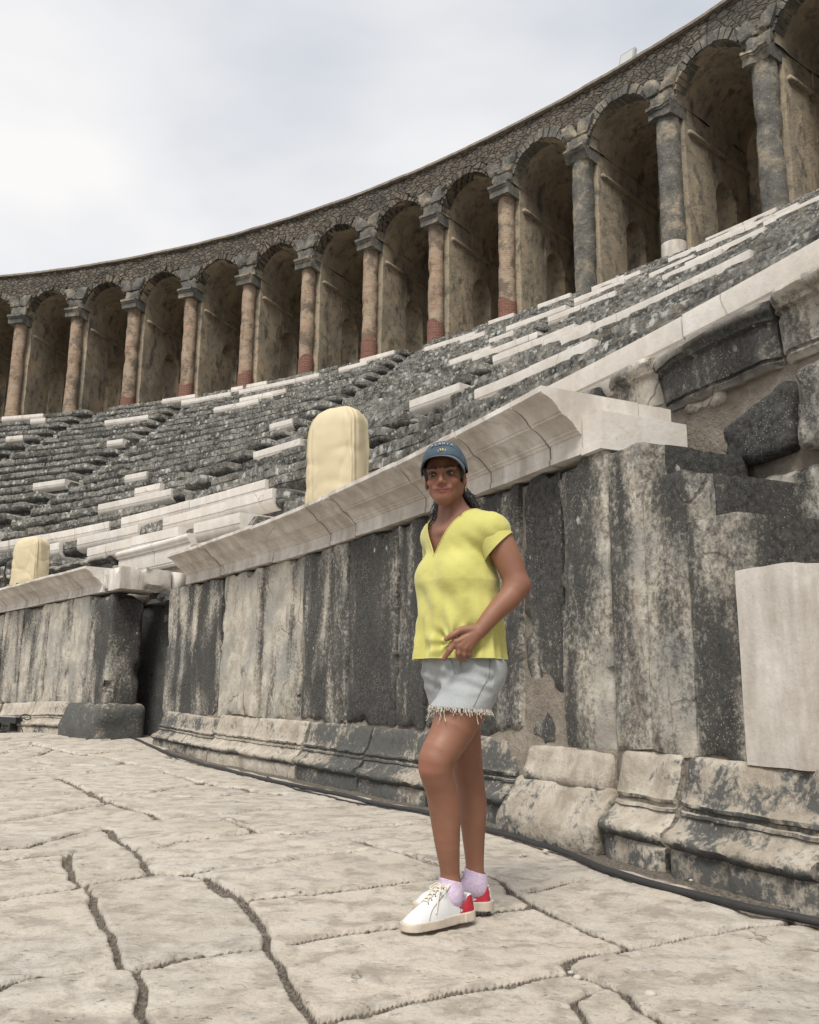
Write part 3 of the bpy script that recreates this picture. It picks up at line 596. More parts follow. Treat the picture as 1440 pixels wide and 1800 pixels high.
# ------------------------------------------------------------------ retaining wall behind the walkway
rw=empty('retaining_wall',pol(PC,R+.8,24,0),'rough block wall rising behind the steps to the first row of seats','wall')
RW=39.3
v,f,uv=pbox(58,18,RW+.06,RW+.5,-.06,2.97,cell=.10,amp=.02,rd=.01,seed=140,nsc=4); mk('mortar_core',v,f,M['mortar'],rw,uv=uv)
def wblock(a,b,z0,z1,dark,seed,r0=-.045,mat='panel',amp=.016,rd=.04,**k):
    v,f,uv=pbox(a,b,RW+r0,RW+.4,z0,z1,cell=.035,amp=amp,rd=rd,seed=seed,nsc=5,chip=.6,**k); o=mk('wall_block',v,f,M[mat],rw,uv=uv,flat_angle=55); setp(o,dark=dark); return o
wblock(24.05,23.36,2.06,2.46,.92,141,z1f=lambda th,r:2.32+.16*(24.05-th)/.7)
wblock(23.28,22.3,2.05,2.50,.22,142,z0f=lambda th,r:2.06-.02*(th-22.3)); wblock(22.2,21.0,2.03,2.5,.4,143)
wblock(23.9,23.1,1.55,1.98,.35,144,r0=.03); wblock(23.0,22.0,1.5,2.0,.35,145,r0=.03)
wblock(24.6,24.12,2.50,2.60,.3,146,r0=.01)
MB=[(.3,0),(.02,0),(-.01,.03),(.00,.05),(-.02,.055),(-.03,.10),(-.045,.22),(-.04,.25),(-.075,.262),(-.08,.285),(-.10,.30),(-.115,.33),(-.105,.36),(-.08,.375),(.3,.375)]
def mblock(a,b,dark,seed,z=2.57,mat='panel',ero=.06,name='moulded_block',dirt=0,hs=1.):
    n=max(6,int(abs(rad(a-b))*RW/.035)); pr=[(RW+x*1.0,z+y*hs) for x,y in MB]
    def dr(th,zz,i):
        p=pol(PC,RW+0*th,th,zz).reshape(-1,3); e=np.maximum(0,fbm(p,1.8,4,seed)+.1)*ero*1.6+np.maximum(0,fbm(p,7,3,seed+3))*ero*.6
        k=np.minimum(np.abs(th-a),np.abs(th-b))*rad(1)*RW
        return (e.reshape(th.shape)+(ero*.8)*np.exp(-(k/.05)**2))*((i>0)&(i<14))
    def dz(th,rr,i): return -ero*.9*np.maximum(0,fbm(pol(PC,RW+0*th,th,0*th).reshape(-1,3),3,3,seed+8)).reshape(th.shape)*(i>9)
    v,f,uv=sweep(pr,np.linspace(a,b,n),dr=dr,dz=dz,amp=.006 if ero>.02 else .001,seed=seed,nsc=8)
    o=mk(name,v,f,M[mat],rw,uv=uv,flat_angle=45); setp(o,dark=dark,dirt=dirt); return o
mblock(25.6,24.92,.30,151,z=2.60); mblock(24.90,23.45,.62,152,z=2.57); mblock(23.43,21.6,.30,153,z=2.57,ero=.07,hs=1.1); mblock(21.5,19.5,.4,154)
bb=[38.55]+[38.55-1.6*i for i in range(1,9)]
for i in range(8): mblock(bb[i]-.02,bb[i+1]+.02,.6,160+i,ero=.05)
zz_=2.72
for i,(a,b) in enumerate([(42.55,40.55),(40.52,38.6)]): mblock(a,b,0,170+i,z=zz_,mat='marble',ero=.002,name='marble_moulding',dirt=.2,hs=1.15)
for i in range(5): mblock(54-2.2*i,52-2.2*i,.6,175+i,z=2.78,ero=.06)
# ------------------------------------------------------------------ seating
NR=21; r0_,z0_=39.33,3.15; r1_,z1_=54.88,14.2
RISE=(z1_-z0_)/(NR-1); RUN=(r1_-r0_)/(NR-1)
cav=empty('seating_tiers',pol(PC,40,40,3),'steep curved tiers of black lichen-spotted stone seats with white replaced blocks','seating')
def rowinfo(k):
    t=k/(NR-1); return PC+(GC-PC)*t, r0_+(r1_-r0_)*t, z0_+(z1_-z0_)*t, t
SEATP=lambda rise,run:[(0,0),(-.004,-.05),(0,-.150),(.016,-.156),(.016,-.168),(-.004,-.176),(.004,-.21),(.022,-.245),(.052,-.275),(.090,-.295),(.115,-.305),(.20,-.33),(.22,-rise-.02),(run+.34,-rise-.02),(run+.34,-.004)]
def aisles(t): return [(57.5+7*t),(45.8+6*t),(35.6+8*t),(70.3+0*t)]
def slift(th,t): return .24*sstep(30,44,th)*(1-t)**2
WH=[]
for k,a,b in WHITE:
    if k==2 and a<30: continue
    if a>36 and 1<=k<=4: k-=1
    WH.append((k,a,b))
WH+= [(0,22.2,29.2),(4,31,34.5),(9,36.5,39.5),(12,34.2,36),(17,40.5,42.5),(12,42.3,44.1),(5,50.5,52),(8,60.5,62.5),(6,37.5,39.5),(1,45,47.4),(4,48.2,52.5),(18,47.5,50)]
def cut(iv,a,b):
    o=[]
    for x,y in iv:
        if b<=x or a>=y:o.append((x,y));continue
        if a>x:o.append((x,a))
        if b<y:o.append((b,y))
    return o
rng=random.Random(11)
for k in range(NR):
    c,rk,zk,t=rowinfo(k); lo,hi=(14+6*t,58+36*t)
    wa=.42/rk*57.3
    whites=[(a,b) for kk,a,b in WH if kk==k]
    iv=[(lo,hi)]
    for q in aisles(t): iv=cut(iv,q-wa,q+wa)
    ends=set(round(x,4) for p in iv for x in p)
    for a,b in whites: iv=cut(iv,a-.02,b+.02)
    G=Geo(); prof=SEATP(RISE,RUN)
    prr=[(rk+x,zk+y) for x,y in prof]
    segs=sorted(set([lo,hi]+[q for q in aisles(t) if lo<q<hi])); Gs=[Geo() for _ in segs[:-1]]
    for x,y in iv:
        th=x; G=Gs[[n for n in range(len(segs)-1) if segs[n]<=(x+y)/2<segs[n+1]][0]]
        while th<y-.05:
            ln=rng.uniform(.7,1.7)/rk*57.3; e=min(y,th+ln)
            if y-e<.3/rk*57.3: e=y
            n=max(4,int(rad(e-th)*rk/(.085 if k<8 else .12))); s=rng.randrange(9999)
            jr,jz=rng.uniform(-.02,.03),rng.uniform(-.022,.008); bad=rng.random()<.14
            e0=abs(th-x)<1e-6 and round(x,4) in ends; e1=abs(e-y)<1e-6 and round(y,4) in ends
            def dr(T,Z,i,s=s,th=th,e=e,jr=jr,bad=bad,e0=e0,e1=e1):
                p=pol(c,rk+0*T,T,Z).reshape(-1,3)
                g=(np.maximum(0,fbm(p,1.6,3,3)-.05)*.08+np.maximum(0,fbm(p,5,3,4)-.05)*.06+(.10*np.maximum(0,fbm(p,2.,2,6)+.3) if bad else 0)).reshape(T.shape)+jr
                d0=(T-th)*rad(1)*rk; d1=(e-T)*rad(1)*rk
                g=g+.03*np.exp(-(np.minimum(d0,d1)/.03)**2)
                if e0: g=g+.28*np.clip(1-d0/.30,0,1)**1.5
                if e1: g=g+.28*np.clip(1-d1/.30,0,1)**1.5
                return g*(i<13)
            def dz(T,rr,i,s=s,th=th,e=e,jz=jz,bad=bad,e0=e0,e1=e1):
                p=pol(c,rk+0*T,T,0*T).reshape(-1,3)
                g=jz-(np.maximum(0,fbm(p,3.5,3,s%50)-.02)*.06).reshape(T.shape)*(1.8 if bad else 1)
                d0=(T-th)*rad(1)*rk; d1=(e-T)*rad(1)*rk
                if e0: g=g-.10*np.clip(1-d0/.25,0,1)**2
                if e1: g=g-.10*np.clip(1-d1/.25,0,1)**2
                top=((i<4)|(i==14))
                return g*top+slift(T,t)
            v,f,uv=sweep(prr,np.linspace(th+.006,e-.006,n),c=c,dr=dr,dz=dz,amp=.007,seed=5,nsc=6,oct=3)
            G.add(v,f,uv); th=e
    for a,b in whites:
        gi=[n for n in range(len(segs)-1) if segs[n]<=(a+b)/2<segs[n+1]]
        if gi:
            aa_,bb_=max(a-.25,segs[gi[0]]+wa),min(b+.25,segs[gi[0]+1]-wa)
            v,f,uv=sweep([(rk+.10,zk-.20),(rk+.24,zk-RISE),(rk+RUN+.3,zk-RISE),(rk+RUN+.3,zk-.04),(rk+.2,zk-.04)],np.linspace(min(aa_,a),max(bb_,b),8),c=c,dz=lambda T,rr,i:slift(T,t)+0*rr); Gs[gi[0]].add(v,f,uv)
        m=max(1,round(rad(b-a)*rk/1.5)); 
        for q in range(m):
            x=a+(b-a)*q/m; y=a+(b-a)*(q+1)/m
            jr,jz=rng.uniform(-.02,.0),rng.uniform(0,.015)
            v,f,uv=sweep([(u+jr-.012,w+jz+(.0 if k==0 and 22<a<23 else 0)) for u,w in prr],np.linspace(x+.012,y-.012,max(4,int(rad(y-x)*rk/.15))),c=c,dz=lambda T,rr,i:slift(T,t)+0*rr,amp=.001,seed=5)
            o=mk('marble_seat',v,f,M['marble'],cav,uv=uv,flat_angle=30); setp(o,dirt=.25)
    for G in Gs:
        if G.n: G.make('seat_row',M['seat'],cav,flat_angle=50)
# aisle steps
for ai in range(4):
    G=Geo()
    for k in range(NR):
        c,rk,zk,t=rowinfo(k); q=aisles(t)[ai]; w=.44/rk*57.3; zl_=float(slift(q,t))
        if not (15<q<92): continue
        v,f,uv=pbox(q+w,q-w,rk+.16,rk+RUN*.5+.3,zk-RISE-.1,zk-RISE*.5,cell=.11,amp=.03,rd=.06,seed=200+k+30*ai,nsc=4,c=c); v[:,2]+=zl_; G.add(v,f,uv)
        v,f,uv=pbox(q+w,q-w,rk+RUN*.5+.12,rk+RUN+.3,zk-RISE-.1,zk-.03,cell=.11,amp=.03,rd=.06,seed=400+k+30*ai,nsc=4,c=c); v[:,2]+=zl_; G.add(v,f,uv)
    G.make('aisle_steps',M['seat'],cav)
# backing fill so no light passes under the rows
G=Geo()
nseg=90
ths=np.linspace(12,96,nseg); prof=[]
V=[];
for k in (0,NR-1):
    c,rk,zk,t=rowinfo(k)
    V.append(pol(c,rk+.5,ths,zk-RISE*1.2)); 
V.append(pol(GC,RG+.2,ths,ZB-.4)); 
F=gridfaces(3,nseg); G.add(np.concatenate(V),F)
G.make('rubble_fill',M['plinth'],cav)
# ------------------------------------------------------------------ arcade gallery
arc=empty('arcade_gallery',pol(GC,RG,50,ZB),'long curving stone arcade of tall arches crowning the seating against the sky','arcade')
cth=lambda i:TH0-DTH*i
HALF=1.27; SPR=20.02; DEP=4.4
aw=lambda m,r=RG:m/r*57.2958
NI0,NI1=-5,15
def kindof(i):
    if i>=8: return 'dk'
    return 'brick'
for i in range(NI0,NI1):
    q=cth(i); 
    pr=Geo()
    # piers: front mass, rear mass, and the arched bridge over the inner passage
    for (ra,rb,z0,z1,zf) in [(.28,2.05,ZB-.6,SPR+.02,None),(3.35,DEP,ZB-.6,SPR+.02,None)]:
        v,f,uv=pbox(q+aw(.46),q-aw(.46),RG+ra,RG+rb,z0,z1,cell=.30,amp=.035,rd=.05,seed=500+i,nsc=1.5,c=GC); pr.add(v,f,uv)
    v,f,uv=pbox(q+aw(.455),q-aw(.455),RG+1.95,RG+3.45,ZB+3,SPR,cell=.12,amp=.02,rd=0,seed=530+i,nsc=2,c=GC,z0f=lambda th,r:ZB+3.3+np.sqrt(np.maximum(0,.66**2-(np.clip(r-RG-2.7,-.66,.66))**2))); pr.add(v,f,uv)
    pr.make('pier',M['plaster'],arc,flat_angle=50)
    v,f,uv=pbox(q+aw(.56),q-aw(.56),RG+.45,RG+DEP-.1,SPR-.95,SPR-.80,cell=.2,amp=.02,rd=.03,seed=560+i,nsc=3,c=GC); mk('impost_ledge',v,f,M['plaster'],arc,uv=uv)
    kd=kindof(i)
    # half column
    zt=19.62; nz=44; ns=22; zz=np.linspace(ZB-.5,zt,nz); an=np.linspace(0,2*np.pi,ns,endpoint=False)
    cc=pol(GC,RG,q,0)[:2]
    A,Z=np.meshgrid(an,zz); rad0=.325 if kd=='brick' else .385
    p=np.stack([cc[0]+rad0*np.cos(A),cc[1]+rad0*np.sin(A),Z],-1).reshape(-1,3)
    if kd=='dk':
        kk=np.floor((Z+i*.37)/1.15); rj=1+.045*_h(kk.astype(np.int64),kk.astype(np.int64)*0+i,kk.astype(np.int64)*0,3)
    else: rj=np.ones_like(Z)
    er=(1-.35*np.maximum(0,fbm(p,1.6,3,i+50)-.08)-.16*np.maximum(0,fbm(p,4,4,i+70))).reshape(Z.shape)*rj
    if i<=0: er=er*(1+.10*sstep(ZB+1.6,ZB+.3,Z)*(1+fbm(p,2,3,9).reshape(Z.shape)))
    p=np.stack([cc[0]+rad0*er*np.cos(A),cc[1]+rad0*er*np.sin(A),Z],-1).reshape(-1,3)
    uv=np.stack([A.ravel()*rad0,Z.ravel()],1); f=gridfaces(nz,ns,wrap=True).tolist(); f.append([(nz-1)*ns+j for j in range(ns)])
    colm=mk('column',p,f,M[kd],arc,uv=uv)
    if 1<=i<=7:
        hr=[0,.75,.95,1.0,1.15,1.2,1.15,1.1][i]; nz2=10; z2=np.linspace(ZB-.3,ZB+hr,nz2); A2,Z2=np.meshgrid(an,z2); 
        rr2=.350+.0*Z2; p=np.stack([cc[0]+rr2*np.cos(A2),cc[1]+rr2*np.sin(A2),Z2+.12*np.sin(A2*2+i)*(Z2>ZB+hr-.05)],-1).reshape(-1,3)
        f=gridfaces(nz2,ns,wrap=True).tolist(); f.append([(nz2-1)*ns+j for j in range(ns)])
        mk('brick_repair',p,f,M['red'],colm,uv=np.stack([A2.ravel()*.35,Z2.ravel()],1),flat_angle=50)
    if i==9:
        z2=np.linspace(ZB-.3,ZB+.85,8); A2,Z2=np.meshgrid(an,z2); p=np.stack([cc[0]+.405*np.cos(A2),cc[1]+.405*np.sin(A2),Z2],-1).reshape(-1,3); f=gridfaces(8,ns,wrap=True).tolist(); f.append([7*ns+j for j in range(ns)])
        o=mk('new_drum',p,f,M['marble'],colm,flat_angle=50); setp(o,dirt=.8)
    # projecting capital block with mouldings, and the springer stones above
    broken=.0 if i in(0,1,2,3,4,5,6,7,-1,-2) else 1
    prof=[(-.62,.44),(-.62,.33),(-.56,.31),(-.55,.25),(-.50,.23),(-.48,0),(.5,0),(.5,.44)]
    w=.43; L=Geo(); n=14
    T=np.linspace(-w,w,n)
    pr_=[(RG+a,19.55+b) for a,b in prof]
    v,f,uv=sweep(pr_,q+aw(1)*T,c=GC,dr=lambda th,z,ii:(.05+.35*broken)*np.maximum(0,fbm(pol(GC,RG+0*th,th,z).reshape(-1,3),2.2,3,i+7)).reshape(th.shape)*(ii<6),amp=.02+.03*broken,seed=600+i,nsc=3)
    L.add(v,f,uv); L.make('capital',M['dk'],colm,flat_angle=35)
    L=Geo()
    v,f,uv=pbox(q+aw(.45),q-aw(.45),RG-.36,RG+.6,20.01,20.55,cell=.12,amp=.03,rd=.05,seed=620+i,nsc=3,c=GC,chip=2); L.add(v,f,uv)
    # two flaring springer stones
    for sgn in (-1,1):
        v,f,uv=pbox(q+aw(.29),q-aw(.29),RG-.42,RG+.5,20.50,21.15,cell=.14,amp=.03,rd=.06,seed=640+i+sgn*3,nsc=3,c=GC,chip=2)
        # shear outwards with height
        e=np.array([-math.sin(rad(q)),math.cos(rad(q)),0]); v=v+e*sgn*((v[:,2:3]-20.5)*.42+.22); L.add(v,f,uv)
    L.make('springer_stones',M['dk'],colm,flat_angle=40)
# arches, vaults and parapet bay by bay
for i in range(NI0,NI1-1):
    a,b=cth(i),cth(i+1); qm=(a+b)/2; bw=rad(a-b)*RG; 
    # rubble spandrel
    S=np.concatenate([np.linspace(-bw/2,-HALF-.001,3),np.linspace(-HALF,HALF,25),np.linspace(HALF+.001,bw/2,3)]); nz=9
    low=np.where(np.abs(S)<HALF,SPR+np.sqrt(np.maximum(0,HALF**2-S**2)),SPR-.02); top=22.36
    Zg=low[:,None]+(top-low[:,None])*np.linspace(0,1,nz)[None]; Sg=np.repeat(S[:,None],nz,1)
    v=pol(GC,RG-.16,qm-aw(1)*Sg,Zg).reshape(-1,3); dn=fbm(v,2.5,4,31)*.10; d=np.stack([np.cos(np.radians(qm)),np.sin(np.radians(qm))]); v[:,:2]+=dn[:,None]*d
    uv=np.stack([(-rad(1)*qm*RG+Sg).ravel(),Zg.ravel()],1)
    mk('arch_wall',v,gridfaces(len(S),nz,flip=True),M['rubble'],arc,uv=uv)
    # vault
    S=HALF*np.cos(np.linspace(np.pi,0,25)); Zs=SPR+HALF*np.sin(np.linspace(np.pi,0,25)); rr=np.linspace(-.18,DEP,12)
    v=pol(GC,RG+rr[None]+0*S[:,None],qm-aw(1)*S[:,None],Zs[:,None]+0*rr[None]).reshape(-1,3); v=v+vec3(v,1.5,3,8)*.05
    mk('vault',v,gridfaces(25,12),M['plaster'],arc)
    # ring of wedge stones
    G=Geo(); rg=random.Random(i)
    ang=np.linspace(.28,np.pi-.28,17)
    for x,y in zip(ang[:-1],ang[1:]):
        h=rg.uniform(.26,.42); pj=rg.uniform(.0,.09); m0,m1=x+.012,y-.012
        pts=[]
        for r_in,an_ in ((HALF-.015,m0),(HALF-.015,m1),(HALF+h,m1),(HALF+h,m0)):
            s=-r_in*math.cos(an_); z=SPR+r_in*math.sin(an_)
            for dd in (-.22-pj,.3): pts.append(pol(GC,RG+dd,qm-aw(1)*s,z))
        pts=np.array(pts); G.add(pts,[(0,2,4,6),(1,7,5,3),(0,1,3,2),(2,3,5,4),(4,5,7,6),(6,7,1,0)],np.stack([(-rad(1)*qm*RG)+pts[:,0]*.9,pts[:,2]*.3+i],1))
    G.make('arch_stones',M['dk'] if i>=7 else M['rubble'],arc,smooth=False)
def ring(name,r0,r1,z0,z1,mat,amp=.01,seed=0,cell=.5,kind=None):
    v,f,uv=sweep([(RG+r0,z1),(RG+r0,z0),(RG+r1,z0),(RG+r1,z1)],np.linspace(cth(NI0),cth(NI1-1),360),c=GC,amp=amp,seed=seed,nsc=1.3); return mk(name,v,f,M[mat],arc,uv=uv,flat_angle=40)
ring('coping',-.30,.7,22.36,22.46,'mortar',.018,3)
ring('roof',-.05,DEP+.6,22.22,22.35,'plaster',.01,4)
ring('back_wall',DEP,DEP+.7,ZB-1,22.3,'plaster',.03,5)
ring('gallery_floor',-.35,DEP,ZB-.5,ZB-.06,'dk',.015,6)
# ------------------------------------------------------------------ loose objects
M['bag']=m_plain('cream_fabric',(.54,.465,.31),.8,.07,3,.3); M['black']=m_plain('black_plastic',(.018,.018,.02),.45,.2); M['cable']=m_plain('black_rubber',(.025,.025,.026),.6,.25,20)
M['greymetal']=m_plain('grey_metal',(.30,.30,.29),.45,.08); M['glass']=m_plain('lamp_glass',(.45,.46,.45),.15,.05)
M['pebble']=m_plain('pale_pebble',(.42,.39,.34),.9,.15,30)
def bag(th,r,z,w,dp,h,rot,seed,label,lean=0):
    base=pol(PC,r,th,z); nz,na=44,120; t=np.linspace(0,1,nz); an=np.linspace(0,2*np.pi,na,endpoint=False)
    T,A=np.meshgrid(t,an,indexing='ij')
    prof=np.where(T<.64,.95+.05*np.sin(T/.64*np.pi/2),np.maximum(0,1-((T-.64)/.365)**2.7)**.5)
    lf=np.cos(A-np.pi*.95)*.5+.5; T0=.80-.24*lf; prof=np.where(T<T0,.95+.05*np.sin(T/.64*np.pi/2),np.maximum(0,1-((T-T0)/(1.004-T0))**2.6)**.5)*(1-.04*T); prof[-1]=0.01
    n=5.5; cx=np.sign(np.cos(A))*np.abs(np.cos(A))**(2/n); cy=np.sign(np.sin(A))*np.abs(np.sin(A))**(2/n)
    x=w/2*cx*prof; y=dp/2*cy*prof; zz=T*h
    p=np.stack([x,y,zz],-1).reshape(-1,3)
    # sagging folds, a stitched ridge on the front and a crumpled foot
    aa_=A.ravel(); fo=fbm(p*[1,1,.5],2.6,2,seed)*.032+.007*np.sin(aa_*7+2.5*fbm(p,3,2,seed+2))*(.4+.6*np.abs(np.sin(T.ravel()*4)))+.004*np.sin(aa_*17+4*T.ravel())-.011*np.maximum(0,1-np.abs(fbm(p@np.array([[1,0,.5],[0,1,.3],[-.6,.2,1]])*.8+.7,3.0,1,seed+16))*7)-.011*(1-np.minimum(1,np.abs(fbm(p*[1.,1.,.45]+.3,3.3,1,seed+6))*9))+fbm(p,22,2,seed+3)*.0015+.02+fbm(p,16,2,seed+1)*.004
    ridge=.016*np.exp(-((A.ravel()-np.pi*1.215)/.03)**2)
    foot=.03*sstep(.2,0,T.ravel())*fbm(p,9,2,seed+2)
    nrm=np.stack([cx.ravel(),cy.ravel(),0*cx.ravel()],1); nrm/=np.linalg.norm(nrm,axis=1,keepdims=True)
    p=p+nrm*((fo+ridge+foot)*sstep(1,.9,T.ravel()))[:,None]; p[:,2]+=.02*fbm(p*[1,1,0],7,2,seed+8)*(T.ravel()>.02); p[:,0]+=lean*p[:,2]
    p[:,2]+=-.03*sstep(.2,0,T.ravel())*(p[:,0]<-w*.2)
    c_,s_=math.cos(rot),math.sin(rot); p=np.stack([p[:,0]*c_-p[:,1]*s_,p[:,0]*s_+p[:,1]*c_,p[:,2]],1)
    root=empty('covered_spotlight',base,label,'covered spotlight','cloth covered spotlights standing on the podium')
    f=gridfaces(nz,na,wrap=True).tolist(); f.append([(nz-1)*na+i for i in range(na)])
    o=mk('fabric_cover',p+base,f,M['bag'],root)
    # spotlight inside, resting on a small stand that the cover falls over
    G=Geo(); v,f=tube([base+[0,0,.0],base+[0,0,.5]],.03,10); G.add(v,f)
    v,f=tube([base+[-.1,0,.01],base+[.1,0,.01]],.012,8); G.add(v,f); v,f=tube([base+[0,-.1,.01],base+[0,.1,.01]],.012,8); G.add(v,f)
    G.make('stand',M['black'],root)
    # drawstring at the foot
    a=np.linspace(0,2*np.pi,40); ring_=np.stack([w*.475*np.cos(a)*c_-dp*.475*np.sin(a)*s_,w*.475*np.cos(a)*s_+dp*.475*np.sin(a)*c_,.05+.01*np.sin(3*a)],1)+base
    v,f=tube(ring_,.005,6,False); mk('drawstring',v,f,M['bag'],root)
    return root
bag(30.17,R+.02,Z_T-.01,.51,.38,1.00,rad(-27),3,'large cream cloth cover over a spotlight on the cornice above the dark slabs',.0)
bag(44.5,RL-.02,Z_T+.07,.52,.38,.86,rad(-20),9,'cream cloth covered spotlight standing at the far left end of the podium')
# black stage lamp, cropped by the left edge of the picture
b0=pol(PC,RL-.05,45.55,Z_T+.03)
root=empty('stage_lamp',b0,'black stage lamp with looping cable beside the left cream cover','lamp')
ax=np.array([.8,-.6,0])
v,f=tube([b0+[0,0,.45]-ax*.16,b0+[0,0,.45]-ax*.05,b0+[0,0,.45]+ax*.10,b0+[0,0,.46]+ax*.16],[.07,.10,.12,.125],20); mk('lamp_body',v,f,M['black'],root,flat_angle=40)
v,f=tube([b0+[0,0,.462]+ax*.155,b0+[0,0,.463]+ax*.165],.105,20); mk('lens',v,f,M['glass'],root,flat_angle=40)
sd_=np.array([.6,.8,0])*.15
v,f=tube(spline([b0+[0,0,.47]-sd_,b0+[0,0,.25]-sd_,b0+[0,0,.17]-sd_*.6,b0+[0,0,.15],b0+[0,0,.17]+sd_*.6,b0+[0,0,.25]+sd_,b0+[0,0,.47]+sd_],24),.014,8); mk('yoke',v,f,M['black'],root)
v,f=tube([b0,b0+[0,0,.16]],.025,12); mk('post',v,f,M['black'],root)
v,f=tube(spline([b0+[0,0,.40]+ax*.0,b0+[.10,-.05,.30],b0+[.13,-.06,.12],b0+[.05,-.06,.03],b0+[-.1,0,.02]],30),.010,8); mk('cable',v,f,M['cable'],root)
# floodlight on the parapet
fb=pol(GC,RG+.15,42.62,22.44); rd_=np.array([math.cos(rad(42.62)),math.sin(rad(42.62)),0]); tg=np.array([-rd_[1],rd_[0],0])
root=empty('floodlight',fb,'small grey floodlight standing alone on top of the arcade parapet','floodlight')
def obox(c,ax_,ay,az_,s):
    P,F=boxgrid(1,1,1); P=(P-.5)*np.array(s); return c+P[:,:1]*ax_+P[:,1:2]*ay+P[:,2:]*az_,F
upv=np.array([.25*rd_[0],.25*rd_[1],1.]); upv/=np.linalg.norm(upv); nrm_=np.cross(tg,upv)
v,f=obox(fb+upv*.50,tg,nrm_,upv,(.62,.14,.88)); mk('housing',v,f,M['greymetal'],root,smooth=False)
v,f=obox(fb+upv*.50-rd_*.085,tg,nrm_,upv,(.50,.02,.74)); mk('lamp_glass',v,f,M['glass'],root,smooth=False)
for s_ in (-1,1):
    v,f=obox(fb+upv*.25+tg*s_*.34,tg,nrm_,upv,(.03,.06,.56)); mk('bracket',v,f,M['black'],root,smooth=False)
# cables lying at the foot of the wall
def gz(p):
    P=np.asarray(p)[:,:2]-PC; th=np.degrees(np.arctan2(P[:,1],P[:,0])); rd=np.hypot(P[:,0],P[:,1]); return zlift(th)*sstep(R-3.5,R-.4,rd)
def cable(name,pl,r,label,seed,fine=.01,cat='cable',loc_r=0):
    s=spline(pl,220); s=np.c_[s,np.zeros(len(s))]; s[:,:2]+=np.stack([fbm(s,2.5,3,seed),fbm(s,2.5,3,seed+5)],1)*fine*2.2
    s[:,2]=gz(s)+r*.9+np.abs(fbm(s,1.5,2,seed+7))*.010
    v,f=tube(s,r,10); o=mk(name,v,f,M['cable'],None,origin=s[100]); setp(o,label,cat)
    return o
cable('power_cable',[(x,y) for x,y in CABLE1],.0150,'thick black cable running along the foot of the podium wall to the right edge',3)
cable('power_cable',[(x,y) for x,y in CABLE2],.0065,'thin black cable branching off the thick one left of the woman',8,.02)
cable('power_cable',[(x,y) for x,y in CABLE3],.011,'black cable at the foot of the left podium wall',12)
# ground lamp at the left edge with curled leads
g0=pol(PC,RL-.42,45.2,.10); g0=np.array([-6.75,15.45,.20])
root=empty('floor_uplight',[g0[0],g0[1],.09],'long black floor uplight with curled leads against the left wall base','uplight')
e=np.array([.78,-.62,0]); n_=np.array([.62,.78,0])
v,f=obox(g0+e*-.1+[0,0,.06],e,n_,np.array([0,0,1.]),(.95,.12,.10)); mk('housing',v,f,M['black'],root,smooth=False)
v,f=obox(g0+e*-.1+[0,0,.115],e,n_,np.array([0,0,1.]),(.85,.09,.012)); mk('lens',v,f,M['glass'],root,smooth=False)
for q in (-.35,.2):
    v,f=obox(g0+e*q+[0,0,-.05],e,n_,np.array([0,0,1.]),(.04,.14,.13)); mk('foot',v,f,M['black'],root,smooth=False)
v,f=tube(spline([g0+e*.34+[0,0,.06],g0+e*.5+[0,0,.16],g0+e*.68+[0,0,.15],g0+e*.74+[0,0,.10],g0+e*.6+[0,0,.08],g0+e*.46+[0,0,.10],g0+e*.42+[0,0,-.02],g0+e*.52+[0,0,-.10]],40),.009,8); mk('lead',v,f,M['cable'],root)
# loose pebbles
pp=[(.560,4.60),(.585,4.62),(.956,4.793),(1.225,4.056),(1.24,3.55),(.663,2.614),(.484,2.809),(.494,2.755),(.70,4.72),(.471,3.461)]
pl_=['pale pebble against the wall foot behind the thick cable, right of the woman','small pale pebble touching the thick black cable, right of the woman','pebble below the damaged plinth block','white pebble between the cable and the moulded plinth','pebble beside the thick cable near the right edge','white pebble lying deep in the wide joint at lower right','square pale pebble where three joints meet at lower right','round pale pebble where three joints meet at lower right','chip of stone under the rough plinth block','small dark-edged stone in the joint beside her heel']
for i,(x,y) in enumerate(pp):
    A,B=np.meshgrid(np.linspace(0,2*np.pi,12,endpoint=False),np.linspace(0,np.pi,8)); r=.0065+.003*(i%3)
    p=np.stack([np.cos(A)*np.sin(B)*r*1.3,np.sin(A)*np.sin(B)*r,np.cos(B)*r*.8],-1).reshape(-1,3); p=p*(1+.35*fbm(p,70,2,i+1))[:,None]
    deep=-.018 if i in(5,6,7,9) else 0
    c_=np.array([x,y,r*.6+deep]); o=mk('pebble',p+c_,gridfaces(8,12,wrap=True),M['pebble'],None,origin=c_); setp(o,pl_[i],'pebble','loose pebbles on the paving')
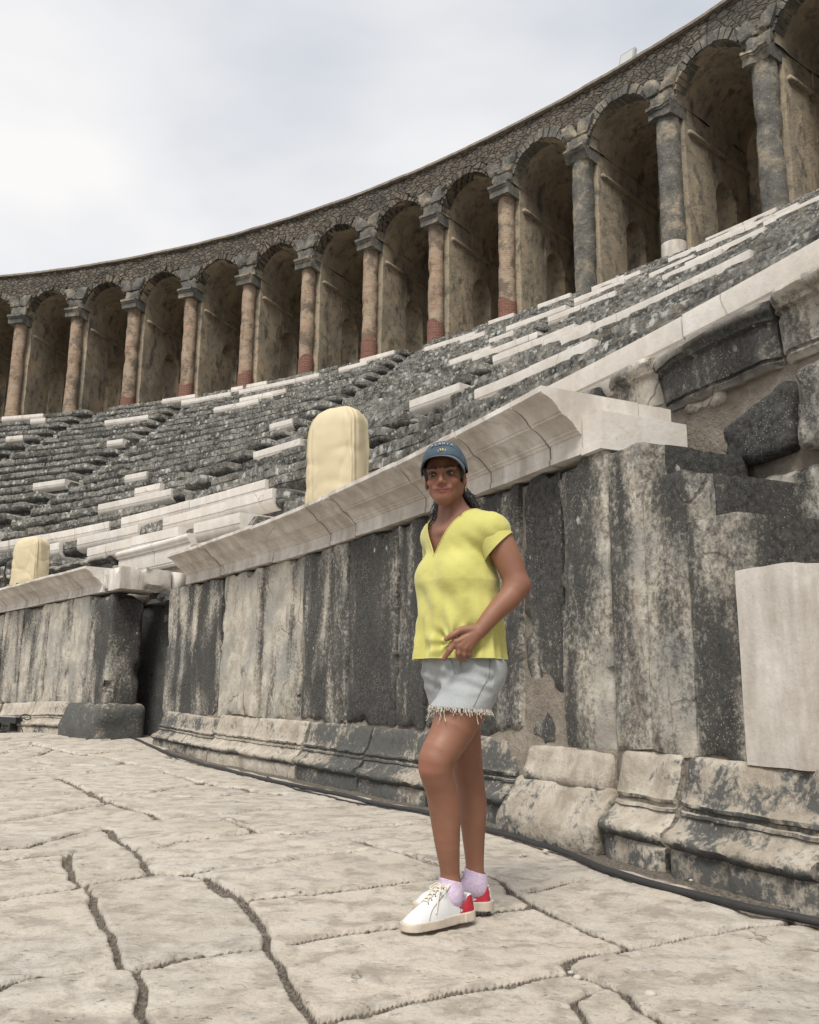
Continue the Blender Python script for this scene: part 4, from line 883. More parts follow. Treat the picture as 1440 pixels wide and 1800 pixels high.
# ------------------------------------------------------------------ the woman: signed distance field -> surface nets
WO=np.array([.17,3.36,0.])
def surface_nets(F,org,h):
    s=F<0; nx,ny,nz=F.shape
    c=[F[i:nx-1+i,j:ny-1+j,k:nz-1+k] for i in(0,1) for j in(0,1) for k in(0,1)]
    neg=sum((q<0).astype(np.int8) for q in c); act=(neg>0)&(neg<8)
    I=np.argwhere(act); vid=-np.ones(act.shape,np.int64); vid[act]=np.arange(len(I))
    vals=np.stack([q[act] for q in c],1); acc=np.zeros((len(I),3)); cnt=np.zeros(len(I))
    off=np.array([(i,j,k) for i in(0,1) for j in(0,1) for k in(0,1)],float)
    for a in range(8):
        for b in range(a+1,8):
            if np.abs(off[a]-off[b]).sum()!=1: continue
            m=(vals[:,a]<0)!=(vals[:,b]<0); va,vb=vals[m,a],vals[m,b]; t=(va/(va-vb))[:,None]
            acc[m]+=off[a]*(1-t)+off[b]*t; cnt[m]+=1
    V=(I+acc/cnt[:,None])*h+org
    Fc=[]
    for ax in range(3):
        sl0=[slice(1,-1)]*3; sl1=[slice(1,-1)]*3; sl0[ax]=slice(0,-1); sl1[ax]=slice(1,None)
        a,b=s[tuple(sl0)],s[tuple(sl1)]; ch=a!=b; P=np.argwhere(ch); inn=a[ch]
        P=P+1; P[:,ax]-=1
        u,w=(ax+1)%3,(ax+2)%3; du=np.zeros(3,int);du[u]=1; dw=np.zeros(3,int);dw[w]=1
        q=[P-du-dw,P-dw,P,P-du]; ids=np.stack([vid[tuple(k.T)] for k in q],1)
        ids=np.where(inn[:,None],ids,ids[:,::-1]); Fc.append(ids)
    Fc=np.concatenate(Fc); Fc=Fc[(Fc>=0).all(1)]
    return V,Fc
class Vol:
    def __init__(s,lo,hi,h):
        s.lo=np.array(lo,float); s.h=h; s.n=np.ceil((np.array(hi)-s.lo)/h).astype(int)+1; s.F=np.full(s.n,1.,np.float32)
    def op(s,fn,lo,hi,k,mode='u'):
        m=k+s.h*4; a=np.clip(np.floor((np.array(lo)-m-s.lo)/s.h).astype(int),0,s.n-1); b=np.clip(np.ceil((np.array(hi)+m-s.lo)/s.h).astype(int)+1,1,s.n)
        if (b<=a).any(): return
        ax=[s.lo[i]+s.h*np.arange(a[i],b[i]) for i in range(3)]
        X,Y,Z=np.meshgrid(*ax,indexing='ij'); d=fn(X,Y,Z); S=s.F[a[0]:b[0],a[1]:b[1],a[2]:b[2]]
        if mode=='u':
            hh=np.maximum(k-np.abs(S-d),0)/max(k,1e-9); r=np.minimum(S,d)-hh*hh*k*.25
        elif mode=='s':
            d=-d; hh=np.maximum(k-np.abs(S-d),0)/max(k,1e-9); r=np.maximum(S,d)+hh*hh*k*.25
        S[...]=r
    def cap(s,a,b,ra,rb,k=.02,mode='u'):
        a=np.array(a,float);b=np.array(b,float);v=b-a;vv=max(v@v,1e-9);r=max(ra,rb)
        def f(X,Y,Z):
            px,py,pz=X-a[0],Y-a[1],Z-a[2]; t=np.clip((px*v[0]+py*v[1]+pz*v[2])/vv,0,1)
            return np.sqrt((px-t*v[0])**2+(py-t*v[1])**2+(pz-t*v[2])**2)-(ra+(rb-ra)*t)
        s.op(f,np.minimum(a,b)-r,np.maximum(a,b)+r,k,mode)
    def chain(s,pts,k=.02,n=26,g=0.):
        P=spline([np.r_[np.array(p,float),r+g] for p,r in pts],n); lo=(P[:,:3]-P[:,3:]).min(0); hi=(P[:,:3]+P[:,3:]).max(0)
        def f(X,Y,Z):
            d=np.full(X.shape,9.,np.float32)
            for a,b in zip(P[:-1],P[1:]):
                v=b[:3]-a[:3]; vv=max(v@v,1e-9); px,py,pz=X-a[0],Y-a[1],Z-a[2]; t=np.clip((px*v[0]+py*v[1]+pz*v[2])/vv,0,1)
                d=np.minimum(d,np.sqrt((px-t*v[0])**2+(py-t*v[1])**2+(pz-t*v[2])**2)-(a[3]+(b[3]-a[3])*t))
            return d
        s.op(f,lo,hi,k)
    def ell(s,c,rad_,ax=None,k=.02,mode='u'):
        c=np.array(c,float); R3=np.eye(3) if ax is None else np.array(ax,float); rr=np.array(rad_,float)
        def f(X,Y,Z):
            px,py,pz=X-c[0],Y-c[1],Z-c[2]; q=[(R3[i,0]*px+R3[i,1]*py+R3[i,2]*pz)/rr[i] for i in range(3)]
            k0=np.sqrt(q[0]**2+q[1]**2+q[2]**2); k1=np.sqrt((q[0]/rr[0])**2+(q[1]/rr[1])**2+(q[2]/rr[2])**2)
            return k0*(k0-1)/np.maximum(k1,1e-6)
        s.op(f,c-rr.max()*1.5-.03,c+rr.max()*1.5+.03,k,mode)
    def mesh(s): return surface_nets(s.F,s.lo,s.h)
Fd=np.array([-.7660,-.6428,0]); Ld=np.array([.6428,-.7660,0]); Zd=np.array([0,0,1.])
TO=np.array([.022,.012,0.])
AX=np.stack([Ld,Fd,Zd])
def tp(l,f,z): return TO+l*Ld+f*Fd+z*Zd
Fh=np.array([-.20,-.975,-.06]); Fh/=np.linalg.norm(Fh); Lh=np.cross(Fh,[0,0,1]); Lh=-Lh/np.linalg.norm(Lh); Lh=np.array([.975,-.20,.055]); Lh/=np.linalg.norm(Lh); Uh=np.cross(Lh,Fh)*-1
if Uh[2]<0: Uh=-Uh
AH=np.stack([Lh,-Fh,Uh])
HC=np.array([-.036,-.035,1.590])       # between the ears
def hp(l,f,u): return HC+l*Lh+f*Fh+u*Uh
SKIN=dict(shL=(.140,-.105,1.372),elL=(.226,-.128,1.168),wrL=(.082,-.165,.997),shR=(-.060,.120,1.380),elR=(-.015,.215,1.13),wrR=(-.090,.125,1.0),
 hipL=(.085,-.035,.86),knL=(-.066,-.130,.530),anL=(-.014,-.040,.115),hipR=(-.012,.058,.86),knR=(.056,.088,.522),anR=(.086,.138,.115))
def lower_body(V,g=0.,legk=.035,long_=True):
    S=SKIN
    V.ell(tp(0,-.005,.90),(.152+g,.108+g,.13+g),AX,.03); V.ell(tp(.07,-.045,.87),(.083+g,.083+g,.10+g),AX,.05); V.ell(tp(-.07,-.045,.87),(.083+g,.083+g,.10+g),AX,.05)
    h,k,a=[np.array(S[q]) for q in('hipR','knR','anR')]
    P=[(h,.094),(h*.62+k*.38,.086),(h*.28+k*.72,.070),(k+[-.004,-.003,.01],.0600),(k*.80+a*.20+[.006,.006,0],.0540),(k*.62+a*.38+[.010,.013,0],.0535),(k*.36+a*.64+[.006,.008,0],.0425),(a+[0,0,.05],.034),(a,.034)]
    V.chain(P if long_ else [(P[0][0],.096),P[1],(h*.45+k*.55,.090)],legk,g=g)
    h,k,a=[np.array(S[q]) for q in('hipL','knL','anL')]
    P=[(h,.094),(h*.62+k*.38+[.002,-.004,0],.088),(h*.28+k*.72,.0715),(k+[-.004,-.004,.012],.0610),(k*.80+a*.20+[.006,.010,0],.0540),(k*.62+a*.38+[.012,.020,0],.0550),(k*.36+a*.64+[.008,.010,0],.0445),(a+[0,0,.05],.034),(a,.035)]
    V.chain(P if long_ else [(P[0][0],.096),P[1],(h*.45+k*.55,.096)],legk,g=g)
def trunk(V,g=0.):
    V.ell(tp(0,.0,1.06),(.120+g,.086+g,.17+g),AX,.06); V.ell(tp(0,.0,1.24),(.136+g,.096+g,.19+g),AX,.06)
    V.ell(tp(.068,.068,1.215),(.062+g,.058+g,.062+g),AX,.04); V.ell(tp(-.068,.068,1.215),(.062+g,.058+g,.062+g),AX,.04)
def build_body():
    V=Vol((-.26,-.36,.03),(.34,.33,1.76),.0036); S=SKIN
    # trunk
    lower_body(V); trunk(V)
    V.cap(S['shL'],tp(.02,-.02,1.385),.048,.055,.05); V.cap(S['shR'],tp(-.02,-.02,1.385),.048,.055,.05)
    V.ell(tp(0,.03,1.37),(.12,.055,.06),AX,.05)
    # neck and trapezius
    V.cap((-.014,.006,1.53),(.004,.014,1.415),.0445,.053,.025); V.cap((.01,.02,1.46),S['shL'],.035,.040,.05); V.cap((.0,.02,1.46),S['shR'],.035,.040,.05)
    V.cap(tp(.05,.065,1.385),tp(.012,.085,1.378),.011,.011,.02); V.cap(tp(-.05,.065,1.385),tp(-.012,.085,1.378),.011,.011,.02)
    V.cap(hp(.055,-.005,-.045),tp(.012,.075,1.385),.012,.010,.02)
    # head
    V.ell(hp(0,-.012,.035),(.070,.088,.082),AH,.02); V.ell(hp(0,.022,-.030),(.0525,.061,.068),AH,.025)
    V.ell(hp(0,.057,-.080),(.024,.025,.022),AH,.03)                                                    # chin
    V.cap(hp(.042,.008,-.050),hp(.013,.056,-.087),.014,.012,.04); V.cap(hp(-.042,.008,-.050),hp(-.013,.056,-.087),.014,.012,.04)   # jaw line
    for q in (-1,1):
        V.ell(hp(q*.039,.060,-.026),(.021,.017,.018),AH,.012)                                           # cheek
        V.ell(hp(q*.034,.092,.004),(.017,.012,.011),AH,.010,'s')                                       # eye hollow
        V.cap(hp(q*.014,.083,.020),hp(q*.050,.070,.022),.009,.008,.015)                                # brow ridge
        V.ell(hp(q*.074,-.012,-.010),(.009,.018,.030),AH,.008); V.ell(hp(q*.079,-.006,-.006),(.005,.010,.017),AH,.004,'s')
    V.cap(hp(0,.082,.014),hp(0,.101,-.026),.0070,.0090,.012); V.ell(hp(0,.099,-.030),(.0098,.0105,.0085),AH,.006)
    for q in (-1,1): V.ell(hp(q*.012,.090,-.034),(.0075,.010,.0075),AH,.005); V.ell(hp(q*.0065,.098,-.041),(.0035,.005,.003),AH,.002,'s')
    V.ell(hp(0,.074,-.056),(.026,.012,.019),AH,.015)                                                   # muzzle
    V.chain([(hp(-.028,.073,-.0515),.0028),(hp(-.010,.087,-.0560),.0046),(hp(.010,.087,-.0560),.0046),(hp(.028,.073,-.0515),.0028)],.004)
    V.chain([(hp(-.024,.075,-.061),.004),(hp(0,.088,-.0675),.0060),(hp(.024,.075,-.061),.004)],.004)
    for q in (-1,1): V.ell(hp(q*.031,.072,-.052),(.007,.008,.010),AH,.008)
    # arms
    e=np.array(S['elL']); sh=np.array(S['shL']); w=np.array(S['wrL'])
    V.chain([(sh,.054),(sh*.70+e*.30+[.006,-.002,0],.0545),(sh*.35+e*.65+[.006,0,0],.0500),(e,.0435)],.03)
    V.ell(e+[.012,.010,-.008],(.030,.030,.034),None,.02)
    V.chain([(e,.0435),(e*.76+w*.24+[.003,-.003,-.006],.0425),(e*.38+w*.62,.0345),(w,.0265)],.02)
    sh,e,w=[np.array(S[k]) for k in('shR','elR','wrR')]
    V.chain([(sh,.050),(sh*.5+e*.5,.046),(e,.038)],.03); V.chain([(e,.038),(e*.6+w*.4,.036),(w,.025)],.02)
    # left hand, hooked in the pocket
    w=np.array(S['wrL']); K=dict(i=((-.003,-.188,.958),(-.024,-.192,.928),(-.043,-.184,.899)),m=((.010,-.188,.942),(.008,-.188,.918),(.010,-.172,.900)),r=((.029,-.184,.936),(.028,-.182,.914),(.029,-.166,.898)),p=((.046,-.176,.936),(.046,-.173,.918),(.046,-.160,.905)))
    for q,(k0,k1,k2) in K.items():
        r0={'i':.0115,'m':.0118,'r':.0112,'p':.0102}[q]
        V.cap(w+[-.012+(.0 if q in'im' else .006),-.006,-.008],k0,.019,.0135,.010)
        V.cap(k0,k1,r0,r0*.92,.004); V.cap(k1,k2,r0*.92,r0*.74,.003); V.ell(np.array(k0)+[0,-.004,.001],(.0105,.008,.0095),None,.006)
    V.chain([(w+[-.016,-.010,.006],.017),((.020,-.186,.999),.0145),((.000,-.196,.989),.0112),((-.018,-.199,.978),.0108),((-.036,-.196,.966),.0082)],.006)
    for y in (0,1,2): V.cap(w+[-.02,-.024,-.004*y-.004],(.004+.016*y,-.200+.003*y,.958-.010*y),.0028,.0028,.006)      # tendons
    # right hand at her far hip
    w=np.array(S['wrR']); V.ell(w+[-.018,-.03,-.035],(.022,.030,.036),None,.02)
    for y in range(4): V.cap(w+[-.026+.002*y,-.052+.015*y,-.050],w+[-.022,-.056+.016*y,-.088+.004*abs(y-1)],.0095,.0075,.003)
    V.cap(w+[-.016,-.045,-.012],w+[-.022,-.078,-.038],.0105,.0085,.006)
    # legs
    '''
    V.chain([(h,.098),(h*.62+k*.38+[.002,-.004,0],.089),(h*.25+k*.75,.068),(k,.056)],.04)
    V.ell(k+[-.016,-.012,.002],(.040,.040,.050),None,.05)
    V.chain([(k,.054),(k*.80+a*.20+[.012,.016,0],.056),(k*.62+a*.38+[.016,.024,0],.0545),(k*.36+a*.64+[.010,.012,0],.042),(a+[0,0,.05],.033),(a,.034)],.05)
    h,k,a=[np.array(S[q]) for q in('hipR','knR','anR')]
    V.chain([(h,.098),(h*.6+k*.4,.086),(h*.25+k*.75,.066),(k,.055)],.04)
    V.ell(k+[-.016,-.010,.002],(.038,.038,.048),None,.05)
    V.chain([(k,.053),(k*.80+a*.20+[.010,.010,0],.054),(k*.62+a*.38+[.012,.014,0],.0525),(k*.36+a*.64+[.008,.008,0],.041),(a+[0,0,.05],.032),(a,.034)],.05)
    '''
    a=np.array(S['anR']); V.cap(a,a+[-.050,-.0,-.070],.028,.020,.02); a=np.array(S['anL']); V.cap(a,a+[-.045,-.035,-.065],.032,.022,.03)
    return V.mesh()
def m_skin():
    s=NT('skin'); c=s.co(); t=s.attr('tint','GEOMETRY','Color'); n=s.noise(c,30,4,.6); b=s.noise(c,9,3,.5)
    col=s.mix(s.ramp(b,(.3,0.),(.7,1.)),(.205,.092,.056),(.255,.120,.073)); col=s.mix(s.math('MULTIPLY',s.ramp(n,(.45,0.),(.75,1.)),.25),col,(.24,.10,.06))
    ch=s.sep(t); col=s.mix(ch[0],col,(.21,.045,.04)); col=s.mix(ch[1],col,(.33,.115,.075)); col=s.mix(ch[2],col,(.05,.025,.018))
    m=s.out(col,s.ramp(b,(.3,.62),(.7,.52)),s.bump(n,.2,.004)); s.b.inputs['Subsurface Weight'].default_value=.12; s.b.inputs['Subsurface Radius'].default_value=(.01,.004,.002); s.b.inputs['Subsurface Scale'].default_value=.6
    return m
M['skin']=m_skin()
lab='woman in a yellow shirt, denim shorts and blue cap standing on the paving'
wom=bpy.data.objects.new('person',None); scene.collection.objects.link(wom); wom.location=WO; setp(wom,lab,'woman')
v,f=build_body()
def blob(c,r): return np.exp(-(((v-np.array(c))/np.array(r))**2).sum(1))
lip=np.clip(2.2*blob(hp(0,.088,-.0555),(.025,.03,.0045))+2.2*blob(hp(0,.088,-.0675),(.020,.03,.0052)),0,1)
chk=np.clip(.7*blob(hp(.040,.07,-.030),(.02,.02,.018))+.7*blob(hp(-.040,.07,-.030),(.02,.02,.018))+.6*blob(hp(0,.1,-.03),(.012,.02,.01))+.5*blob(np.array(SKIN['knL'])+[-.04,-.03,0],(.04,.04,.04)),0,1)
sm=v.copy(); lx=(v-HC)@Lh; sm=sm-Uh*(4.2*lx**2)[:,None]; dk=np.clip(1.5*np.exp(-(((sm-hp(0,.09,-.0612))@Uh)/.0022)**2-(lx/.029)**6)*((v-HC)@Fh>.06),0,1)
dk=np.maximum(dk,.75*np.clip(blob(hp(.034,.08,.003),(.017,.02,.009))+blob(hp(-.034,.08,.003),(.017,.02,.009)),0,1)*.55)
body=mk('body',v+WO,f,M['skin'],wom,col=np.stack([lip,chk,dk,np.ones(len(v))],1))
# eyes, brows, lashes
M['eyewhite']=m_plain('eye_white',(.27,.245,.23),.35,.03); M['iris']=m_plain('dark_iris',(.018,.010,.007),.08,.1); M['hair']=m_plain('dark_hair',(.012,.008,.007),.42,.3,40,.5)
def ellm(c,r,ax,n=16,m=10):
    A,B=np.meshgrid(np.linspace(0,2*np.pi,n,endpoint=False),np.linspace(0,np.pi,m)); q=np.stack([np.cos(A)*np.sin(B)*r[0],np.sin(A)*np.sin(B)*r[1],np.cos(B)*r[2]],-1).reshape(-1,3)
    return np.asarray(c)+q@np.asarray(ax),gridfaces(m,n,wrap=True).tolist()
for q in (-1,1):
    a,b=ellm(hp(q*.034,.0745,.002),(.0130,.0095,.0046),AH); o=mk('eye',a+WO,b,M['eyewhite'],wom)
    a,b=ellm(hp(q*.034-.001,.0795,.0022),(.0070,.0050,.0054),AH); mk('iris',a+WO,b,M['iris'],o)
    P=[hp(q*.034-.0155,.074,.001),hp(q*.034-.008,.082,.0056),hp(q*.034+.001,.0845,.0070),hp(q*.034+.009,.082,.0058),hp(q*.034+.0160,.074,.002)]
    a,b=tube(spline(P,16),[.0010]+[.0022]*14+[.0010],6); mk('eyelashes',a+WO,b,M['hair'],wom)
    P=[hp(q*.034-.0145,.074,.001),hp(q*.034-.007,.080,-.0030),hp(q*.034+.002,.0815,-.0042),hp(q*.034+.010,.079,-.0025),hp(q*.034+.0150,.074,.002)]
    a,b=tube(spline(P,16),.0008,6); mk('eyelashes',a+WO,b,M['hair'],wom)
    P=[hp(q*.014,.0925,.0195),hp(q*.027,.0920,.0245),hp(q*.041,.0855,.0265),hp(q*.055,.0725,.0190)]
    a,b=tube(spline(P,16),np.linspace(.0040,.0016,16),6); mk('eyebrow',a+WO,b,M['hair'],wom)
# ---- hair
def hairpart():
    V=Vol((-.24,-.14,1.30),(.14,.20,1.76),.005)
    V.ell(hp(0,-.022,.035),(.077,.090,.090),AH,.02); V.ell(hp(0,-.060,-.02),(.066,.045,.070),AH,.03)
    V.ell(hp(0,.075,-.075),(.12,.095,.12),AH,.008,'s')
    for q in (-1,1): V.cap(hp(q*.072,.012,.035),hp(q*.071,.004,-.012),.010,.004,.01)
    V.chain([(hp(0,-.095,.0),.035),(hp(.045,-.100,-.045),.030),(hp(.082,-.085,-.085),.024),(hp(.108,-.075,-.118),.012)],.02)
    V.chain([(hp(.0,-.100,-.03),.030),(hp(-.030,-.085,-.085),.026),(hp(-.042,-.065,-.135),.020),(hp(-.028,-.06,-.180),.010)],.02)
    return V.mesh()
hv,hf=hairpart(); hv=hv+vec3(hv,55,3,3)*.004
hair=mk('hair',hv+WO,hf,M['hair'],wom)
G=Geo(); rg=np.random.RandomState(5)
for i in range(150):
    side=-1 if i%2 else 1
    if side>0: P=[(0.0,-.098,-.01),(.050,-.100,-.050),(.086,-.085,-.090),(.112,-.070,-.128)]
    else: P=[(0.,-.098,-.02),(-.030,-.09,-.075),(-.046,-.068,-.130),(-.034,-.055,-.188)]
    j=rg.normal(0,.011,3); P=[hp(*(np.array(p)+j*(.6+.4*n)+rg.normal(0,.004,3))) for n,p in enumerate(P)]
    s=spline(P,22); ph=rg.rand()*6; amp=.0055; s[:,0]+=amp*np.sin(np.linspace(0,11,22)+ph); s[:,2]+=amp*.6*np.cos(np.linspace(0,11,22)+ph)
    a,b=tube(s,np.linspace(.0022,.0007,22),4); G.add(a+WO,b)
G.make('curls',M['hair'],hair)
# ---- cap
M['cap']=m_plain('blue_cotton',(.052,.080,.108),.85,.28,22,.4); M['caplight']=m_plain('faded_blue_cotton',(.10,.125,.15),.85,.15,30,.3); M['gold']=m_plain('yellow_thread',(.65,.52,.28),.7,.1,50); M['white_thread']=m_plain('white_thread',(.42,.42,.44),.7,.1,50); M['navy']=m_plain('navy_thread',(.012,.014,.022),.7,.1,50)
def crown(l0,f0,u0,s=1.):
    """point on the crown: azimuth l0 (0 front, + her left), height 0..1"""
    pass
nA,nB=72,20; CR=(.0895,.103,.092); CO=(0,-.018,.052)
A,B=np.meshgrid(np.linspace(0,2*np.pi,nA,endpoint=False),np.linspace(0,1,nB),indexing='ij')
def capsurf(A,B,off=0):
    A=np.asarray(A,float);B=np.asarray(B,float)
    ph=B*np.pi/2; front=np.cos(A)   # A=0 front
    zb=-.030+.048*sstep(.0,1.,front)
    l=(CR[0]+off)*np.sin(A)*np.cos(ph)**.80; f_=(CR[1]+off)*np.cos(A)*np.cos(ph)**.80; u=zb+(CR[2]+off-zb)*np.sin(ph)
    return HC+(CO[0]+l)[...,None]*Lh+(CO[1]+f_)[...,None]*Fh+(CO[2]+u)[...,None]*Uh
cp=capsurf(A,B).reshape(-1,3); seam=np.abs(np.sin(3*A.ravel()+.0)); cp=cp+(cp-hp(*CO))/np.linalg.norm(cp-hp(*CO),axis=1,keepdims=True)*((-.0016*np.exp(-(seam/.10)**2))+.0022*fbm(cp,28,3,5)+.002*fbm(cp,9,2,7))[:,None]
f=[];
for i in range(nA):
    for j in range(nB-1): i2=(i+1)%nA; f.append((i*nB+j,i2*nB+j,i2*nB+j+1,i*nB+j+1))
capo=mk('cap',cp+WO,f,M['cap'],wom); md=capo.modifiers.new('thickness','SOLIDIFY'); md.thickness=.002; md.offset=-1
a,b=ellm(hp(CO[0],CO[1],CO[2]+CR[2]),(.006,.006,.0035),AH); mk('top_button',a+WO,b,M['cap'],capo)
# peak
nu,nv=41,10; U_,W_=np.meshgrid(np.linspace(-1,1,nu),np.linspace(0,1,nv),indexing='ij')
an=U_*rad(66); base_=capsurf(an,0*an)
out=(.062*(1-np.abs(U_)**2.6)+.004)
droop=-.014*W_**1.2-.016*U_**2*W_-.006*np.abs(U_)**2.2
pk=base_+(W_*out)[...,None]*(Fh+.0*Lh)+(W_*out*.25*U_)[...,None]*Lh+droop[...,None]*Uh
peak=mk('peak',pk.reshape(-1,3)+WO,gridfaces(nu,nv,flip=True),M['caplight'],capo); md=peak.modifiers.new('thickness','SOLIDIFY'); md.thickness=.0035; md.offset=0
# stitched arc of lettering and patch on the front panels
def capword(txt,u,size,mat,name,a0,da,off=.0022):
    for i,ch in enumerate(txt):
        if ch==' ': continue
        cu=bpy.data.curves.new('letter','FONT'); cu.body=ch; cu.size=1; cu.extrude=.02; cu.align_x='CENTER'; cu.align_y='CENTER'; cu.resolution_u=3
        ob=bpy.data.objects.new('t',cu); scene.collection.objects.link(ob); dg=bpy.context.evaluated_depsgraph_get(); me=bpy.data.meshes.new_from_object(ob.evaluated_get(dg)); bpy.data.objects.remove(ob)
        n=len(me.vertices); co=np.empty(n*3); me.vertices.foreach_get('co',co); co=co.reshape(-1,3)*size; fs=[tuple(p.vertices) for p in me.polygons]
        aa=a0+da*(i-(len(txt)-1)/2); tilt=-(i-(len(txt)-1)/2)*.16
        x=co[:,0]*math.cos(tilt)-co[:,1]*math.sin(tilt); y=co[:,0]*math.sin(tilt)+co[:,1]*math.cos(tilt)
        yield x/.10+aa,u+y/.13-(.07*((i-(len(txt)-1)/2)/max(1,len(txt)/2))**2),co[:,2]+off,fs
for txt,u,size,mat,name,a0,da,off in [('ALANYA',.44,.026,'navy','lettering',.10,.20,.0026),('ALANYA',.447,.0195,'white_thread','lettering',.088,.20,.0040),('1987',.20,.016,'gold','lettering',.08,.10,.0028)]:
    G=Geo()
    for aa,bb,oo,fs in capword(txt,u,size,mat,name,a0,da,off):
        p=capsurf(aa,np.clip(bb,0,1)); nn=(p-hp(*CO)); nn/=np.linalg.norm(nn,axis=1,keepdims=True); G.add(p+nn*oo[:,None]+WO,fs)
    G.make('lettering',M[mat],capo,smooth=False)
# ---- shirt
def cloth_cut(name,V,mat,cuts,kill,parent,thick=.0028,disp=None,uvw=None):
    v,f=V.mesh()
    if disp is not None: v=disp(v)
    me=bpy.data.meshes.new(name); me.from_pydata(v.tolist(),[],f.tolist()); bm=bmesh.new(); bm.from_mesh(me)
    for cu in cuts:
        co,no=cu[:2]; zc=cu[2] if len(cu)>2 else -9
        fs_=[q for q in bm.faces if q.calc_center_median().z>zc]; es_=set(e for q in fs_ for e in q.edges); vs_=set(x for q in fs_ for x in q.verts)
        bmesh.ops.bisect_plane(bm,geom=list(vs_)+list(es_)+fs_,plane_co=Vector(co),plane_no=Vector(no),dist=1e-5)
    dead=[q for q in bm.faces if kill(np.array(q.calc_center_median()))]; bmesh.ops.delete(bm,geom=dead,context='FACES')
    bm.to_mesh(me); bm.free(); me.polygons.foreach_set('use_smooth',[True]*len(me.polygons)); me.materials.append(mat)
    o=bpy.data.objects.new(name,me); scene.collection.objects.link(o); o.parent=parent
    md=o.modifiers.new('thickness','SOLIDIFY'); md.thickness=thick; md.offset=-1
    return o
def shirt_vol():
    V=Vol((-.26,-.33,.80),(.32,.32,1.56),.0042); S=SKIN
    def tube_f(X,Y,Z):
        px,py=X-TO[0],Y-TO[1]; l=px*Ld[0]+py*Ld[1]; f=px*Fd[0]+py*Fd[1]
        t=np.clip((Z-.85)/(1.27-.85),0,1); up_=np.clip(Z-1.19,0,.3); a=.198+(.157-.198)*t-up_*.50; b=.143+(.124-.143)*t-up_*.46
        f0=.006+.004*t; q=np.sqrt((l/a)**2+((f-f0)/b)**2); return (q-1)*np.minimum(a,b)*.95
    V.op(lambda X,Y,Z:np.maximum(tube_f(X,Y,Z),(Z-1.40)*.8),TO+[-.3,-.3,.80],TO+[.3,.3,1.45],.06)
    V.F[...]=np.where(np.isfinite(V.F),V.F,1)
    trunk(V,.011)
    sh=np.array(S['shL']);e=np.array(S['elL']); V.cap(sh,tp(.02,-.02,1.385),.0625,.066,.05)
    V.cap((.012,.02,1.455),sh,.040,.050,.05)
    sh=np.array(S['shR']);e=np.array(S['elR']); V.cap(sh,tp(-.02,-.02,1.385),.060,.066,.05)
    V.cap((-.002,.02,1.455),sh,.040,.050,.05); V.ell(tp(0,.03,1.37),(.13,.066,.07),AX,.05)
    return V
def shirt_disp(v):
    d=v-TO; l=d@Ld; f=d@Fd; n=np.stack([v[:,0]-TO[0],v[:,1]-TO[1],0*l],1); n/=np.linalg.norm(n,axis=1,keepdims=True); ang=np.arctan2(f,l)
    low=sstep(1.18,.92,v[:,2]); 
    # hanging folds that fan down from the bust and gather at the hand
    a=.0105*low*np.sin(ang*9+3.0*fbm(v,3,2,4)+.6)+.0065*low*np.sin(ang*19+4*fbm(v,4,2,6))
    a+=.0055*fbm(v*[1,1,1],12,3,3)+.010*fbm(v*[1,1,.5],5,2,8)*sstep(1.3,1.15,v[:,2])
    hx=np.array([-.01,-.17,.96]); r=np.linalg.norm((v-hx)*[1,.6,1],axis=1); rad_=np.arctan2(v[:,2]-hx[2],v[:,0]-hx[0])
    a+=.0075*np.exp(-(r/.10)**2)*np.sin(rad_*9)
    # slack pulled from the bust towards the hip
    a+=.0055*np.sin((v[:,2]*.55+(l)*.85)*62+2*fbm(v,3,2,14))*sstep(1.22,1.10,v[:,2])*sstep(.90,1.0,v[:,2])*(f>-.05)
    # drag lines at the armpit
    hy=np.array([.10,-.14,1.30]); r=np.linalg.norm(v-hy,axis=1); a+=.0032*np.exp(-(r/.085)**2)*np.sin((v[:,2]*1.0+v[:,0]*.9)*95)
    v=v+n*a[:,None]
    # where the left hand presses in, the cloth lies behind the hand
    m=np.exp(-(((v-[.03,-.16,.945])/[.055,.08,.05])**2).sum(1))*(v[:,1]<-.05); v[:,1]+=m*.030
    v[:,2]+=.006*np.sin(ang*5)*sstep(.95,.90,v[:,2])
    return v
eL=np.array(SKIN['elL']);sL=np.array(SKIN['shL']);dL=(eL-sL)/np.linalg.norm(eL-sL); eR=np.array(SKIN['elR']);sR=np.array(SKIN['shR']);dR=(eR-sR)/np.linalg.norm(eR-sR)
cL=sL+dL*.062; cR=sR+dR*.07; dLs=dL*1.0+np.array([.25,0,.28]); dLs/=np.linalg.norm(dLs)
HEM=.905; apex=tp(-.020,.0,1.285); vw,vh=.104,.165
n1_=np.cross(Fd,(Ld*vw+Zd*vh)); n2_=np.cross(Fd,(-Ld*vw+Zd*vh))
def kshirt(p):
    d=p-TO; l=d@Ld; f=d@Fd; z=p[2]
    if z<HEM-.012*0: return True
    if f>-.035 and z>1.285 and abs(l+.020)<(z-1.285)*vw/vh: return True
    if z>1.43 and abs(l+.01)<.090: return True

    return False
def m_shirt():
    s=NT('yellow_jersey'); c=s.co(); n=s.noise(s.co((1,1,7)),60,3,.6); b=s.noise(c,5,4,.6)
    col=s.mix(s.ramp(b,(.3,0.),(.7,1.)),(.44,.415,.105),(.50,.475,.145)); col=s.mix(s.math('MULTIPLY',s.ramp(n,(.45,0.),(.7,1.)),.3),col,(.56,.54,.20))
    m=s.out(col,.85,s.bump(s.math('ADD',s.noise(c,14,4,.6),s.math('MULTIPLY',n,.3)),.35,.008)); s.b.inputs['Sheen Weight'].default_value=.2; return m
M['shirt']=m_shirt()
Vs=shirt_vol()
SLV=[]
